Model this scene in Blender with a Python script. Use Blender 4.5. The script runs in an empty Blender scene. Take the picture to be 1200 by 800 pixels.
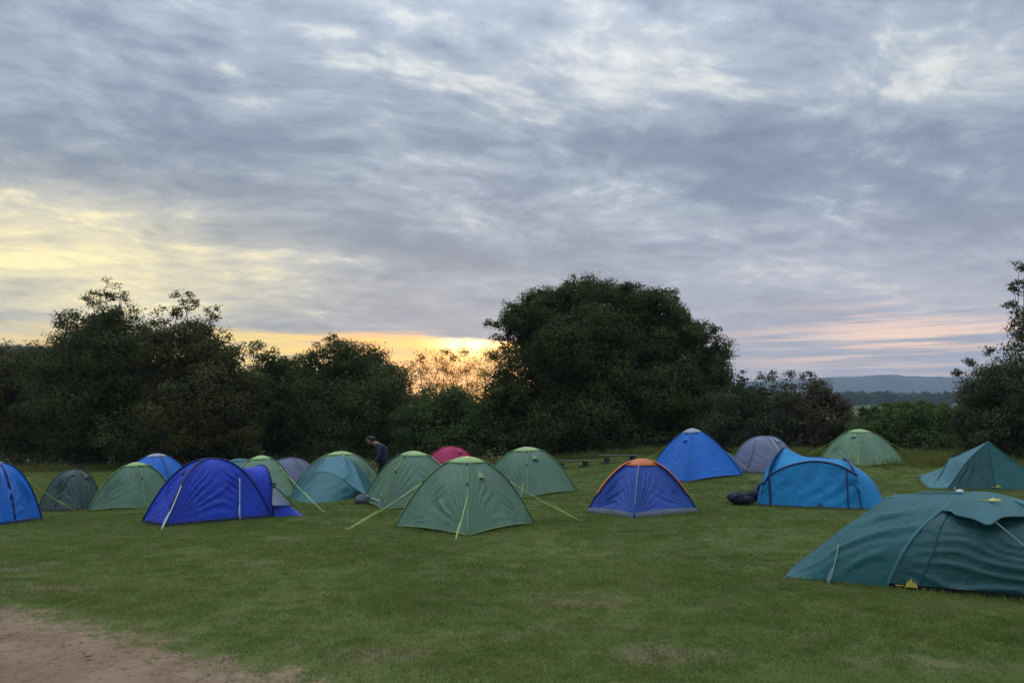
import bpy, math, random
import numpy as np
from mathutils import Vector, Matrix
R = math.radians
SC = bpy.context.scene
COL = SC.collection
rng = np.random.default_rng(7)
random.seed(7)

# ------------------------------------------------------------------ camera
CAM_H, FPX, PITCH = 1.65, 906.0, math.atan(104 / 906.0)
cam_d = bpy.data.cameras.new('camera')
cam = bpy.data.objects.new('camera', cam_d)
COL.objects.link(cam)
cam.location = (0, 0, CAM_H)
cam.rotation_euler = (math.pi / 2 + PITCH, 0, 0)
cam_d.sensor_width = 36
cam_d.lens = 36 * FPX / 1200
cam_d.clip_start = 0.05
cam_d.clip_end = 20000
SC.camera = cam
SC.view_settings.view_transform = 'Standard'
SC.view_settings.look = 'None'
SC.view_settings.exposure = 0.60
SC.view_settings.gamma = 1.0
SC.view_settings.use_curve_mapping = False
SC.render.engine = 'CYCLES'
SC.cycles.use_denoising = True
SC.cycles.max_bounces = 8
SC.cycles.transmission_bounces = 6
SC.cycles.transparent_max_bounces = 8
SC.cycles.volume_bounces = 1
SC.cycles.caustics_reflective = False
SC.cycles.caustics_refractive = False

SUN_EL, SUN_AZ = R(6.6), R(-3.5)


# ------------------------------------------------------------------ node maths helper
class S:
    """a socket with arithmetic"""
    def __init__(s, t, k): s.t, s.k = t, k
    def _m(s, op, b=None, c=None, flip=False):
        n = s.t.nodes.new('ShaderNodeMath'); n.operation = op
        a = [s, b, c]
        if flip: a = [b, s, c]
        for i, q in enumerate(a):
            if q is None: continue
            if isinstance(q, S): s.t.links.new(q.k, n.inputs[i])
            else: n.inputs[i].default_value = q
        return S(s.t, n.outputs[0])
    def __add__(s, b): return s._m('ADD', b)
    __radd__ = __add__
    def __mul__(s, b): return s._m('MULTIPLY', b)
    __rmul__ = __mul__
    def __sub__(s, b): return s._m('SUBTRACT', b)
    def __rsub__(s, b): return s._m('SUBTRACT', b, flip=True)
    def __truediv__(s, b): return s._m('DIVIDE', b)
    def max(s, b): return s._m('MAXIMUM', b)
    def min(s, b): return s._m('MINIMUM', b)
    def pow(s, b): return s._m('POWER', b)
    def exp(s): return s._m('EXPONENT')
    def step(s, a, b):
        n = s.t.nodes.new('ShaderNodeMapRange'); n.interpolation_type = 'SMOOTHSTEP'
        s.t.links.new(s.k, n.inputs['Value'])
        n.inputs['From Min'].default_value = a; n.inputs['From Max'].default_value = b
        return S(s.t, n.outputs['Result'])


def vec(t, x, y, z):
    n = t.nodes.new('ShaderNodeCombineXYZ')
    for i, q in enumerate((x, y, z)):
        if isinstance(q, S): t.links.new(q.k, n.inputs[i])
        else: n.inputs[i].default_value = q
    return n.outputs[0]


def noise(t, v, scale, detail=4, rough=.5, dist=0.0, out='Fac'):
    n = t.nodes.new('ShaderNodeTexNoise')
    if v is not None: t.links.new(v, n.inputs['Vector'])
    n.inputs['Scale'].default_value = scale
    n.inputs['Detail'].default_value = detail
    n.inputs['Roughness'].default_value = rough
    n.inputs['Distortion'].default_value = dist
    return S(t, n.outputs[out])


def mixc(t, f, a, b):
    n = t.nodes.new('ShaderNodeMix'); n.data_type = 'RGBA'
    if isinstance(f, S): t.links.new(f.k, n.inputs['Factor'])
    else: n.inputs['Factor'].default_value = f
    for key, q in (('A', a), ('B', b)):
        sock = [i for i in n.inputs if i.name == key and i.type == 'RGBA'][0]
        if isinstance(q, (tuple, list)): sock.default_value = (*q[:3], 1)
        else: t.links.new(q, sock)
    return [o for o in n.outputs if o.type == 'RGBA'][0]


def ramp(t, f, stops):
    n = t.nodes.new('ShaderNodeValToRGB')
    e = n.color_ramp.elements
    while len(e) < len(stops): e.new(.5)
    for i, (p, c) in enumerate(stops):
        e[i].position = p; e[i].color = (*c, 1)
    t.links.new(f.k, n.inputs[0])
    return n.outputs[0]


# ------------------------------------------------------------------ sky
world = bpy.data.worlds.new('World')
SC.world = world
world.use_nodes = True
wt = world.node_tree
wt.nodes.clear()
tc = wt.nodes.new('ShaderNodeTexCoord')
sp = wt.nodes.new('ShaderNodeSeparateXYZ')
wt.links.new(tc.outputs['Generated'], sp.inputs[0])
sx, sy, sz = (S(wt, sp.outputs[i]) for i in range(3))
az = sx._m('ARCTAN2', sy) * (180 / math.pi)             # degrees, 0 = +Y, positive to the right
el = sz._m('ARCSINE') * (180 / math.pi)
zc = sz.max(0.0) + 0.16
u, v = sx / zc, sy / zc
A = R(69)
ca = u * math.sin(A) + v * math.cos(A)
cb = u * math.cos(A) - v * math.sin(A)
warp = noise(wt, vec(wt, u, v, 3.1), 1.3, 3, .5)
ca2 = ca + (warp - .5) * .5
cb2 = cb + (warp - .5) * .35
n1 = noise(wt, vec(wt, ca2 * .40, cb2 * 1.0, 1.7), 1.15, 5, .5, 0)
n2 = noise(wt, vec(wt, ca2 * .62, cb2 * 1.05, 4.4), 3.4, 7, .55, 0)
n3 = noise(wt, vec(wt, ca2 * .82, cb2 * 1.0, 8.4), 12.0, 6, .6, 0)


def bump(a0, e0, wa, we):
    return ((((az - a0) * (1. / wa)).pow(2.0) + ((el - e0) * (1. / we)).pow(2.0)) * -1.0).exp()


# where the deck is thinner or thicker
bias = bump(8, 25, 9, 3.6) * .075 + bump(-1, 28, 11, 3) * .045 + bump(29, 21, 7, 4) * .06 + bump(-28, 23, 9, 2.2) * .04 + bump(-10, 17, 9, 2.0) * .03 - bump(-22, 18.5, 13, 2.2) * .055 - bump(-6, 13, 13, 3.0) * .05 - bump(16, 19, 9, 4) * .05 + bump(-33, 13, 9, 4) * .06
dens = n1 * .38 + n2 * .36 + n3 * .26 + bias
br = dens.step(.335, .675)                                 # 0 = thick cloud, 1 = thin bright cloud
thin = (n2 * .46 + n1 * .20 + n3 * .34 + bias * .9).step(.54, .68)
cloud = ramp(wt, br, [(0, (.134, .170, .232)), (.35, (.196, .236, .302)), (.65, (.285, .328, .388)), (1, (.41, .44, .475))])
cloud = mixc(wt, thin * .6, cloud, (.68, .67, .60))
# the deck is darker and more purple low down over the middle, pink at the right
low = 1 - el.step(6, 19)
cloud = mixc(wt, low * .5, cloud, mixc(wt, az.step(-5, 25), (.185, .196, .250), (.395, .345, .380)))
# thin bright deck towards the glow on the left
gl = bump(-31, 10, 15, 5.2)
glf = (gl * (.25 + thin * .65 + br * .75)).min(1.0)
cloud = mixc(wt, glf, cloud, (.90, .75, .36))
# open strip along the horizon under the deck
edge = noise(wt, vec(wt, az * .055, el * .5, 2.), 1.6, 5, .55)
top = 6.9 + (edge - .5) * 3.4
brk = noise(wt, vec(wt, az * .05, el * 1.1, 5.), 2.2, 5, .6).step(.34, .56)
strip = (.45 + .55 * brk).max(1 - ((az + 4) * (1 / 7.)).pow(2.0)) * (1 - (el - top).step(-.9, .45)) * (az.step(-44, -26)) * (1 - az.step(1.0, 6.0))
rose = noise(wt, vec(wt, az * .05, el * 1.3, 7.), 1.8, 5, .6)
strip2 = bump(27, 5.8, 10, 2.0) * rose.step(.40, .62)
gapcol = mixc(wt, (1 - ((az + 3.2) * (1 / 13.)).pow(2.0)).max(0.0), (.95, .62, .08), (1.60, .66, .03))
hotc = bump(-3.3, 6.5, 2.0, .9)
gapcol = mixc(wt, hotc * .95, gapcol, (5.0, 3.3, 1.0))
cloud = mixc(wt, strip * .95, cloud, gapcol)
cloud = mixc(wt, strip2 * .75, cloud, (1.05, .66, .42))
# the deck fades a little towards the west, behind the camera
back = (sy * -1.0).step(-.2, 1.0)
cloud = mixc(wt, back * .2, cloud, (.20, .24, .34))
# an overcast deck is brightest overhead (about three times its foot), as the photograph's top edge begins to show
zen = 1.0 + el.step(20, 72) * 2.7
sky = wt.nodes.new('ShaderNodeTexSky')
sky.sky_type = 'NISHITA'
sky.sun_disc = False
sky.sun_elevation = SUN_EL
sky.sun_rotation = SUN_AZ
bg1 = wt.nodes.new('ShaderNodeBackground'); bg1.inputs[1].default_value = .08
wt.links.new(sky.outputs[0], bg1.inputs[0])
bg2 = wt.nodes.new('ShaderNodeBackground'); wt.links.new(zen.k, bg2.inputs[1])
wt.links.new(cloud, bg2.inputs[0])
mx = wt.nodes.new('ShaderNodeMixShader')
mx.inputs[0].default_value = .95
wt.links.new(bg1.outputs[0], mx.inputs[1]); wt.links.new(bg2.outputs[0], mx.inputs[2])
wo = wt.nodes.new('ShaderNodeOutputWorld')
wt.links.new(mx.outputs[0], wo.inputs[0])

sun_d = bpy.data.lights.new('sun', 'SUN')
sun_d.energy = 1.4
sun_d.angle = R(10)
sun_d.color = (1, .66, .34)
sun = bpy.data.objects.new('sun', sun_d)
COL.objects.link(sun)
sdir = Vector((math.sin(SUN_AZ) * math.cos(SUN_EL), math.cos(SUN_AZ) * math.cos(SUN_EL), math.sin(SUN_EL)))
sun.rotation_euler = sdir.to_track_quat('Z', 'Y').to_euler()


# ------------------------------------------------------------------ small numeric helpers
def ss(x):
    x = np.clip(x, 0, 1)
    return x * x * (3 - 2 * x)


_tab = np.random.default_rng(11).random((64, 64))


def vnoise(x, y):
    x = np.asarray(x, float); y = np.asarray(y, float)
    xi, yi = np.floor(x).astype(int), np.floor(y).astype(int)
    fx, fy = ss(x - xi), ss(y - yi)
    q = lambda i, j: _tab[i % 64, j % 64]
    return (q(xi, yi) * (1 - fx) + q(xi + 1, yi) * fx) * (1 - fy) + (q(xi, yi + 1) * (1 - fx) + q(xi + 1, yi + 1) * fx) * fy


def fbm(x, y, o=4):
    s = 0; a = .5
    for i in range(o):
        s = s + a * vnoise(x * 2 ** i + 9 * i, y * 2 ** i + 5 * i); a *= .5
    return s


def gz(x, y):
    """height of the ground"""
    x = np.asarray(x, float); y = np.asarray(y, float)
    z = .62 * ss((y - 15) / 10) * ss((x + 1) / 9)
    z = z - .32 * ss((y - 11) / 9) * ss((-x - 4) / 8)
    z = z + (fbm(x * .35 + 20, y * .35 + 20, 3) - .44) * .07
    far = 18 * ss((y - 140) / 470) + 36 * ss((y - 520) / 1100)
    return z + far


def ray(px, py):
    a, b = (px - 600) / FPX, (400 - py) / FPX
    return np.array([a, math.cos(PITCH) - math.sin(PITCH) * b, math.sin(PITCH) + math.cos(PITCH) * b])


def P(px, py, Y):
    d = ray(px, py)
    return np.array([0, 0, CAM_H]) + d * (Y / d[1])


def G(px, py):
    """where the line of sight through a point of the photograph meets the ground"""
    d = ray(px, py)
    lo, hi = 2.0, 140.0
    for _ in range(50):
        m = (lo + hi) / 2
        if CAM_H + d[2] * m / d[1] > gz(d[0] * m / d[1], m): lo = m
        else: hi = m
    x, y = d[0] * lo / d[1], lo
    return np.array([x, y, float(gz(x, y))])


def XY(px, Y):
    x = (px - 600) / FPX / math.cos(PITCH) * Y
    # correct for the pitch: a point on the ground sits low in the frame
    for _ in range(3):
        z = float(gz(x, Y)) - CAM_H
        depth = Y * math.cos(PITCH) + z * math.sin(PITCH)
        x = (px - 600) / FPX * depth
    return np.array([x, Y, float(gz(x, Y))])


def cr(pts, n):
    """n+1 points along a smooth curve through pts, evenly spaced by length"""
    p = np.asarray(pts, float)
    if len(p) == 2:
        t = np.linspace(0, 1, n + 1)[:, None]
        return p[0] * (1 - t) + p[1] * t
    q = np.vstack([2 * p[0] - p[1], p, 2 * p[-1] - p[-2]])
    out = []
    for i in range(1, len(q) - 2):
        t = np.linspace(0, 1, 13)[:-1, None]
        a, b, c, d = q[i - 1], q[i], q[i + 1], q[i + 2]
        out.append(.5 * (2 * b + (c - a) * t + (2 * a - 5 * b + 4 * c - d) * t ** 2 + (3 * b - a - 3 * c + d) * t ** 3))
    out.append(p[-1:])
    c = np.vstack(out)
    L = np.r_[0, np.cumsum(np.linalg.norm(np.diff(c, axis=0), axis=1))]
    s = np.linspace(0, L[-1], n + 1)
    return np.stack([np.interp(s, L, c[:, k]) for k in range(3)], 1)


# ------------------------------------------------------------------ mesh helpers
class MB:
    def __init__(s): s.v = []; s.f = []; s.n = 0
    def add(s, verts, faces):
        verts = np.asarray(verts, float).reshape(-1, 3)
        s.v.append(verts)
        s.f += [tuple(i + s.n for i in f) for f in faces]
        s.n += len(verts)
        return s
    def grid(s, g):
        r, c = g.shape[:2]
        fs = [(i * c + j, i * c + j + 1, (i + 1) * c + j + 1, (i + 1) * c + j) for i in range(r - 1) for j in range(c - 1)]
        return s.add(g.reshape(-1, 3), fs)
    def tube(s, path, rad, sides=6, flat=1.0, up=(0, 0, 1), caps=True):
        p = np.asarray(path, float); n = len(p)
        rad = np.broadcast_to(np.asarray(rad, float), (n,))
        t = np.gradient(p, axis=0); t /= np.linalg.norm(t, axis=1)[:, None] + 1e-9
        up = np.broadcast_to(np.asarray(up, float), (n, 3))
        b = np.cross(t, up); bl = np.linalg.norm(b, axis=1)
        b[bl < 1e-4] = (1, 0, 0); b /= np.linalg.norm(b, axis=1)[:, None]
        nn = np.cross(b, t)
        ang = np.arange(sides) / sides * 2 * math.pi
        ring = p[:, None] + rad[:, None, None] * (np.cos(ang)[None, :, None] * b[:, None] + flat * np.sin(ang)[None, :, None] * nn[:, None])
        fs = [(i * sides + j, i * sides + (j + 1) % sides, (i + 1) * sides + (j + 1) % sides, (i + 1) * sides + j)
              for i in range(n - 1) for j in range(sides)]
        if caps: fs += [tuple(range(sides))[::-1], tuple((n - 1) * sides + j for j in range(sides))]
        return s.add(ring, fs)
    def box(s, c, size, rot=0, bev=.0):
        c = np.asarray(c, float); h = np.asarray(size, float) / 2
        b = min(bev, *(h * .9)) if bev else 0
        vs = []
        prof = [(-h[2], b), (-h[2] + b, 0), (h[2] - b, 0), (h[2], b)] if b else [(-h[2], 0), (h[2], 0)]
        for z, ins in prof:
            x, y = h[0] - ins, h[1] - ins
            if b:
                pts = [(x, -y + b), (x, y - b), (x - b, y), (-x + b, y), (-x, y - b), (-x, -y + b), (-x + b, -y), (x - b, -y)]
            else:
                pts = [(x, -y), (x, y), (-x, y), (-x, -y)]
            vs += [(a, q, z) for a, q in pts]
        vs = np.array(vs); cs, sn = math.cos(rot), math.sin(rot)
        vs = np.stack([vs[:, 0] * cs - vs[:, 1] * sn, vs[:, 0] * sn + vs[:, 1] * cs, vs[:, 2]], 1) + c
        m = len(vs) // len(prof)
        fs = [tuple(range(m))[::-1], tuple((len(prof) - 1) * m + j for j in range(m))]
        for i in range(len(prof) - 1):
            fs += [(i * m + j, i * m + (j + 1) % m, (i + 1) * m + (j + 1) % m, (i + 1) * m + j) for j in range(m)]
        return s.add(vs, fs)
    def build(s, name, mat, parent=None, base=None, smooth=True, kind=None, label=None):
        me = bpy.data.meshes.new(name)
        v = np.vstack(s.v)
        if base is not None: v = v - np.asarray(base)
        me.from_pydata(v.tolist(), [], s.f)
        if smooth: me.polygons.foreach_set('use_smooth', np.ones(len(me.polygons), bool))
        me.materials.append(mat)
        me.update()
        o = bpy.data.objects.new(name, me)
        COL.objects.link(o)
        if parent is not None: o.parent = parent
        if kind: o['kind'] = kind
        if label: o['label'] = label
        return o


def tag(o, label, cat, group=None):
    o['label'] = label; o['category'] = cat
    if group: o['group'] = group
    return o


def thing(name, label, cat, base, group=None):
    o = bpy.data.objects.new(name, None)
    COL.objects.link(o)
    o.location = tuple(base); o.empty_display_size = .2
    return tag(o, label, cat, group)


def normals(g):
    du = np.gradient(g, axis=0); dv = np.gradient(g, axis=1)
    n = np.cross(du, dv)
    return n / (np.linalg.norm(n, axis=2)[..., None] + 1e-9)


def loft(rows, nu, nv, smooth=True, wr=None, flip=False):
    """surface through rows of points; wr(U, V) lifts it along its normal"""
    q = np.stack([cr(r, nv) for r in rows])
    if smooth and len(q) > 2: g = np.stack([cr(q[:, j], nu) for j in range(nv + 1)], 1)
    else:
        t = np.linspace(0, len(q) - 1, nu + 1); i = np.minimum(t.astype(int), len(q) - 2); f = (t - i)[:, None, None]
        g = q[i] * (1 - f) + q[i + 1] * f
    if wr is not None:
        U, V = np.meshgrid(np.linspace(0, 1, nu + 1), np.linspace(0, 1, nv + 1), indexing='ij')
        g = g + normals(g) * wr(U, V)[..., None] * (-1 if flip else 1)
    return g


# ------------------------------------------------------------------ materials
def new_mat(name):
    m = bpy.data.materials.new(name); m.use_nodes = True
    t = m.node_tree
    return m, t, t.nodes['Principled BSDF'], t.nodes['Material Output']


def plain(name, col, rough=.6, spec=.4, var=.12, scale=8):
    m, t, b, o = new_mat(name)
    co = t.nodes.new('ShaderNodeTexCoord')
    n = noise(t, co.outputs['Object'], scale, 5, .6)
    c = mixc(t, n.step(.3, .7), tuple(x * (1 - var) for x in col), tuple(min(1, x * (1 + var)) for x in col))
    t.links.new(c, b.inputs['Base Color'])
    b.inputs['Roughness'].default_value = rough
    b.inputs['Specular IOR Level'].default_value = spec
    return m


def nylon(name, col, rough=.5, trans=.18, var=.1, weave=True):
    """coated tent fabric: a slight sheen, fine creases, some light through it"""
    m, t, b, o = new_mat(name)
    co = t.nodes.new('ShaderNodeTexCoord')
    n = noise(t, co.outputs['Object'], 2.2, 5, .6)
    c = mixc(t, n.step(.3, .7), tuple(x * (1 - var) for x in col), tuple(min(1, x * (1 + var)) for x in col))
    # damp and dusty towards no side in particular
    n2 = noise(t, co.outputs['Object'], 14, 6, .65)
    c = mixc(t, n2.step(.55, .8) * .12, c, (.30, .31, .29))
    t.links.new(c, b.inputs['Base Color'])
    b.inputs['Roughness'].default_value = rough
    b.inputs['Specular IOR Level'].default_value = .45
    bp = t.nodes.new('ShaderNodeBump')
    def ridge(sc_, d_): return (noise(t, co.outputs['Object'], sc_, 3, .5, d_) - .5)._m('ABSOLUTE')
    h = noise(t, co.outputs['Object'], 6, 5, .55, .6) * .6 - ridge(3.5, .8) * .9 - ridge(9., .5) * .5 + noise(t, co.outputs['Object'], 34, 3, .5) * .10
    t.links.new(h.k, bp.inputs['Height'])
    bp.inputs['Strength'].default_value = .6; bp.inputs['Distance'].default_value = .035
    t.links.new(bp.outputs[0], b.inputs['Normal'])
    tr = t.nodes.new('ShaderNodeBsdfTranslucent')
    t.links.new(c, tr.inputs[0])
    mx = t.nodes.new('ShaderNodeMixShader'); mx.inputs[0].default_value = trans
    t.links.new(b.outputs[0], mx.inputs[1]); t.links.new(tr.outputs[0], mx.inputs[2])
    t.links.new(mx.outputs[0], o.inputs[0])
    return m


def leaf_mat(name, a, b_, trans=.3):
    m, t, b, o = new_mat(name)
    at = t.nodes.new('ShaderNodeAttribute'); at.attribute_name = 'tint'
    c = mixc(t, S(t, at.outputs['Fac']), a, b_)
    t.links.new(c, b.inputs['Base Color'])
    b.inputs['Roughness'].default_value = .7
    b.inputs['Specular IOR Level'].default_value = .15
    tr = t.nodes.new('ShaderNodeBsdfTranslucent')
    t.links.new(c, tr.inputs[0])
    mx = t.nodes.new('ShaderNodeMixShader'); mx.inputs[0].default_value = trans
    t.links.new(b.outputs[0], mx.inputs[1]); t.links.new(tr.outputs[0], mx.inputs[2])
    t.links.new(mx.outputs[0], o.inputs[0])
    return m


M = {}
M['green'] = nylon('green_nylon', (.118, .225, .135))
M['green2'] = nylon('pale_green_nylon', (.17, .29, .165))
M['lime'] = nylon('lime_nylon', (.42, .60, .22), var=.06)
M['limedull'] = nylon('dull_lime_nylon', (.24, .36, .11), var=.08)
M['royal'] = nylon('royal_blue_nylon', (.008, .050, .52), rough=.42)
M['navy'] = nylon('navy_nylon', (.012, .018, .09), rough=.5, trans=.03)
M['bright'] = nylon('bright_blue_nylon', (.006, .165, .62), rough=.45)
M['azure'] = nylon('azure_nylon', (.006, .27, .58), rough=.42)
M['azure_skylit'] = nylon('skylit_azure_nylon', (.010, .34, .68), rough=.42, trans=.3)  # lighter copy of azure: sky light on the roof put into its colour
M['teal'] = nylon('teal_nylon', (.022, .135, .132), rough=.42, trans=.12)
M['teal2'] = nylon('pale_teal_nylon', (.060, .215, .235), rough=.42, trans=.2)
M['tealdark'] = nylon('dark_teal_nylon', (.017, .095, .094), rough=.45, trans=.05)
M['lilac'] = nylon('grey_lilac_nylon', (.20, .215, .31))
M['slate'] = nylon('slate_nylon', (.15, .165, .25))
M['darkgreen'] = nylon('dark_green_nylon', (.050, .088, .072), trans=.08)
M['magenta'] = nylon('magenta_nylon', (.50, .018, .105))
M['blue'] = nylon('mid_blue_nylon', (.024, .085, .40))
M['orange'] = nylon('orange_nylon', (.82, .235, .075), var=.06)
M['grey'] = nylon('grey_nylon', (.30, .33, .37))
M['skirtgrey'] = nylon('skirt_nylon', (.19, .21, .25))
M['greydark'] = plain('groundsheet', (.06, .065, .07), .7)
M['palegrey'] = nylon('pale_grey_nylon', (.42, .46, .52))
M['pane'] = None
M['cord'] = plain('lime_cord', (.60, .78, .22), .7, var=.05)
M['cordwhite'] = plain('white_cord', (.66, .70, .66), .7, var=.05)
M['cordgrey'] = plain('grey_cord', (.30, .36, .34), .7, var=.05)
M['metal'] = plain('peg_metal', (.35, .36, .36), .35, .6)
M['white'] = plain('white_plastic', (.74, .75, .76), .45)
M['yellow'] = plain('yellow_print', (.62, .50, .08), .5)
M['bark'] = plain('bark', (.060, .048, .036), .9, .2, .3, 6)
M['wood'] = plain('weathered_wood', (.14, .135, .115), .8, .2, .25, 9)
M['wooddark'] = plain('dark_wood', (.045, .04, .034), .85, .2, .25, 9)
M['bagnavy'] = plain('rucksack_cloth', (.018, .020, .045), .6, .3, .3, 20)
M['bagstrap'] = plain('strap', (.03, .022, .045), .6)
M['baggrey'] = plain('grey_sack', (.13, .14, .14), .6, .3, .25, 14)

# window pane of the blue tent's porch: clear film, a bit milky
m, t, b, o = new_mat('clear_film')
b.inputs['Base Color'].default_value = (.55, .62, .72, 1); b.inputs['Roughness'].default_value = .22
b.inputs['Specular IOR Level'].default_value = .6
tr = t.nodes.new('ShaderNodeBsdfTransparent')
mx = t.nodes.new('ShaderNodeMixShader'); mx.inputs[0].default_value = .25
t.links.new(b.outputs[0], mx.inputs[1]); t.links.new(tr.outputs[0], mx.inputs[2]); t.links.new(mx.outputs[0], o.inputs[0])
M['pane'] = m

# the meadow, with the bare earth people have trodden near the camera
EARTH_LINE = (-.60, 4.52)          # y = a x + b along the edge of the trodden ground


def earth_colour(t, pos):
    a1 = noise(t, pos, 1.6, 6, .65); a2 = noise(t, pos, 15, 6, .7); a3 = noise(t, pos, 80, 3, .6)
    c = mixc(t, a1.step(.35, .68), (.265, .172, .104), (.370, .255, .160))
    c = mixc(t, a2.step(.50, .70) * .75, c, (.085, .062, .040))
    c = mixc(t, a3.step(.60, .75) * .5, c, (.36, .28, .20))
    return c, a2 * .8 + a3 * .3


WORN = ((.62, 7.75, .50), (1.1, 5.9, .45), (-4.75, 8.2, .55), (-1.0, 5.9, .40), (-6.2, 9.6, .7))


def worn_turf(t, pos):
    '''thin, yellowed patches where people have stood'''
    sg = t.nodes.new('ShaderNodeSeparateXYZ'); t.links.new(pos, sg.inputs[0])
    x_, y_ = S(t, sg.outputs[0]), S(t, sg.outputs[1]); tot = None
    for a, b_, r_ in WORN:
        k = ((((x_ - a) * (.75 / r_)).pow(2.0) + ((y_ - b_) * (1.3 / r_)).pow(2.0)) * -1.0).exp()
        tot = k if tot is None else tot + k
    n = noise(t, pos, 2.6, 6, .7)
    return (tot * .9 + (n - .5) * 1.1).step(.30, .85)


m, t, b, o = new_mat('meadow')
ge = t.nodes.new('ShaderNodeNewGeometry')
pos = ge.outputs['Position']
a1 = noise(t, pos, .35, 5, .6)
a2 = noise(t, pos, 2.2, 6, .65)
a3 = noise(t, pos, 26, 4, .7)
c = mixc(t, a1.step(.35, .65), (.105, .140, .030), (.140, .165, .040))
c = mixc(t, a2.step(.48, .75) * .6, c, (.170, .150, .062))
c = mixc(t, a3.step(.42, .7) * .6, c, (.055, .082, .024))
sg = t.nodes.new('ShaderNodeSeparateXYZ'); t.links.new(pos, sg.inputs[0])
qx, qy = S(t, sg.outputs[0]), S(t, sg.outputs[1])
dd = (qx * EARTH_LINE[0] + EARTH_LINE[1] - qy) * .82
dd = dd + (noise(t, pos, .9, 3, .5) - .5) * .9 + (noise(t, pos, 5, 6, .7) - .5) * 1.3 + (noise(t, pos, 40, 4, .65) - .5) * .7
ec, eh = earth_colour(t, pos)
near = (1 - qx.step(-.6, .3)) * (1 - qy.step(9, 12))
em = dd.step(-.20, .14) * near
c = mixc(t, em, c, ec)
# worn, thin turf elsewhere
worn = noise(t, vec(t, qx * .55, qy * 1.0, 3.3), 1.3, 5, .6).step(.60, .72)
c = mixc(t, (worn * .55).max(worn_turf(t, pos) * .6), c, (.225, .180, .100))
t.links.new(c, b.inputs['Base Color'])
b.inputs['Roughness'].default_value = .88; b.inputs['Specular IOR Level'].default_value = .12
bp = t.nodes.new('ShaderNodeBump')
t.links.new((a3 * .7 + a2 * .5 + eh * .3).k, bp.inputs['Height'])
bp.inputs['Strength'].default_value = .8; bp.inputs['Distance'].default_value = .05
t.links.new(bp.outputs[0], b.inputs['Normal'])
M['meadow'] = m

m, t, b, o = new_mat('bare_earth')
ge = t.nodes.new('ShaderNodeNewGeometry'); pos = ge.outputs['Position']
ec, eh = earth_colour(t, pos)
t.links.new(ec, b.inputs['Base Color']); b.inputs['Roughness'].default_value = .95
b.inputs['Specular IOR Level'].default_value = .12
bp = t.nodes.new('ShaderNodeBump'); t.links.new(eh.k, bp.inputs['Height'])
bp.inputs['Strength'].default_value = 1.0; bp.inputs['Distance'].default_value = .04
t.links.new(bp.outputs[0], b.inputs['Normal'])
M['earth'] = m

m, t, b, o = new_mat('grass_blade')
oi = t.nodes.new('ShaderNodeObjectInfo'); ge = t.nodes.new('ShaderNodeNewGeometry')
pos = ge.outputs['Position']
a1 = noise(t, pos, .30, 5, .6); a2 = noise(t, pos, 1.7, 5, .6)
c = mixc(t, a1.step(.35, .65), (.142, .212, .036), (.215, .262, .052))
a4 = noise(t, pos, 3.6, 4, .6)
c = mixc(t, a4.step(.52, .66) * .55, c, (.070, .120, .022))
c = mixc(t, a2.step(.48, .72) * .75, c, (.300, .255, .105))
c = mixc(t, worn_turf(t, pos) * .42, c, (.270, .215, .105))
c = mixc(t, S(t, oi.outputs['Random']) * .3, c, (.095, .140, .030))
t.links.new(c, b.inputs['Base Color']); b.inputs['Roughness'].default_value = .6
b.inputs['Specular IOR Level'].default_value = .25
tr = t.nodes.new('ShaderNodeBsdfTranslucent'); t.links.new(c, tr.inputs[0])
mx = t.nodes.new('ShaderNodeMixShader'); mx.inputs[0].default_value = .3
t.links.new(b.outputs[0], mx.inputs[1]); t.links.new(tr.outputs[0], mx.inputs[2]); t.links.new(mx.outputs[0], o.inputs[0])
M['blade'] = m
m2 = m.copy(); m2.name = 'rough_grass_blade'; M['rough'] = m2
for n in m2.node_tree.nodes:
    if n.bl_idname == 'ShaderNodeMix':
        for i in n.inputs:
            if i.type == 'RGBA' and not i.is_linked:
                q = i.default_value; i.default_value = (q[0] * 1.0, q[1] * .82, q[2] * .9, 1)

M['leaf_oak'] = leaf_mat('oak_leaf', (.038, .054, .012), (.120, .135, .034))
M['leaf_brown'] = leaf_mat('turning_leaf', (.048, .056, .014), (.145, .140, .040))
M['leaf_thorn'] = leaf_mat('hawthorn_leaf', (.048, .060, .026), (.105, .120, .055))
M['leaf_rust'] = leaf_mat('rusty_leaf', (.058, .054, .026), (.125, .098, .048))
M['leaf_bramble'] = leaf_mat('bramble_leaf', (.055, .092, .022), (.130, .180, .048))
M['leaf_thicket'] = leaf_mat('thicket_leaf', (.035, .050, .014), (.075, .095, .028), .06)
M['leaf_backlit'] = leaf_mat('backlit_birch_leaf', (.30, .17, .02), (.48, .28, .04), .6)  # the golden glow from behind is put into the leaf colour
M['leaf_far'] = leaf_mat('far_wood_leaf', (.030, .045, .018), (.070, .085, .032))
m, t, b, o = new_mat('hill_side')
ge = t.nodes.new('ShaderNodeNewGeometry'); pos = ge.outputs['Position']
a1 = noise(t, pos, .006, 6, .6); a2 = noise(t, pos, .05, 5, .7)
c = mixc(t, a1.step(.42, .62), (.026, .038, .024), (.058, .072, .042))
c = mixc(t, a2.step(.4, .7) * .6, c, (.030, .040, .018))
t.links.new(c, b.inputs['Base Color']); b.inputs['Roughness'].default_value = .95
M['hill'] = m

# ------------------------------------------------------------------ the ground, one sheet out to the hills
def axis(lo, hi, core0, core1, step, grow=1.16):
    a = list(np.arange(core0, core1 + 1e-6, step)); s = step
    while a[-1] < hi: s *= grow; a.append(min(hi, a[-1] + s))
    s = step
    while a[0] > lo: s *= grow; a.insert(0, max(lo, a[0] - s))
    return np.array(a)


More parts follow.
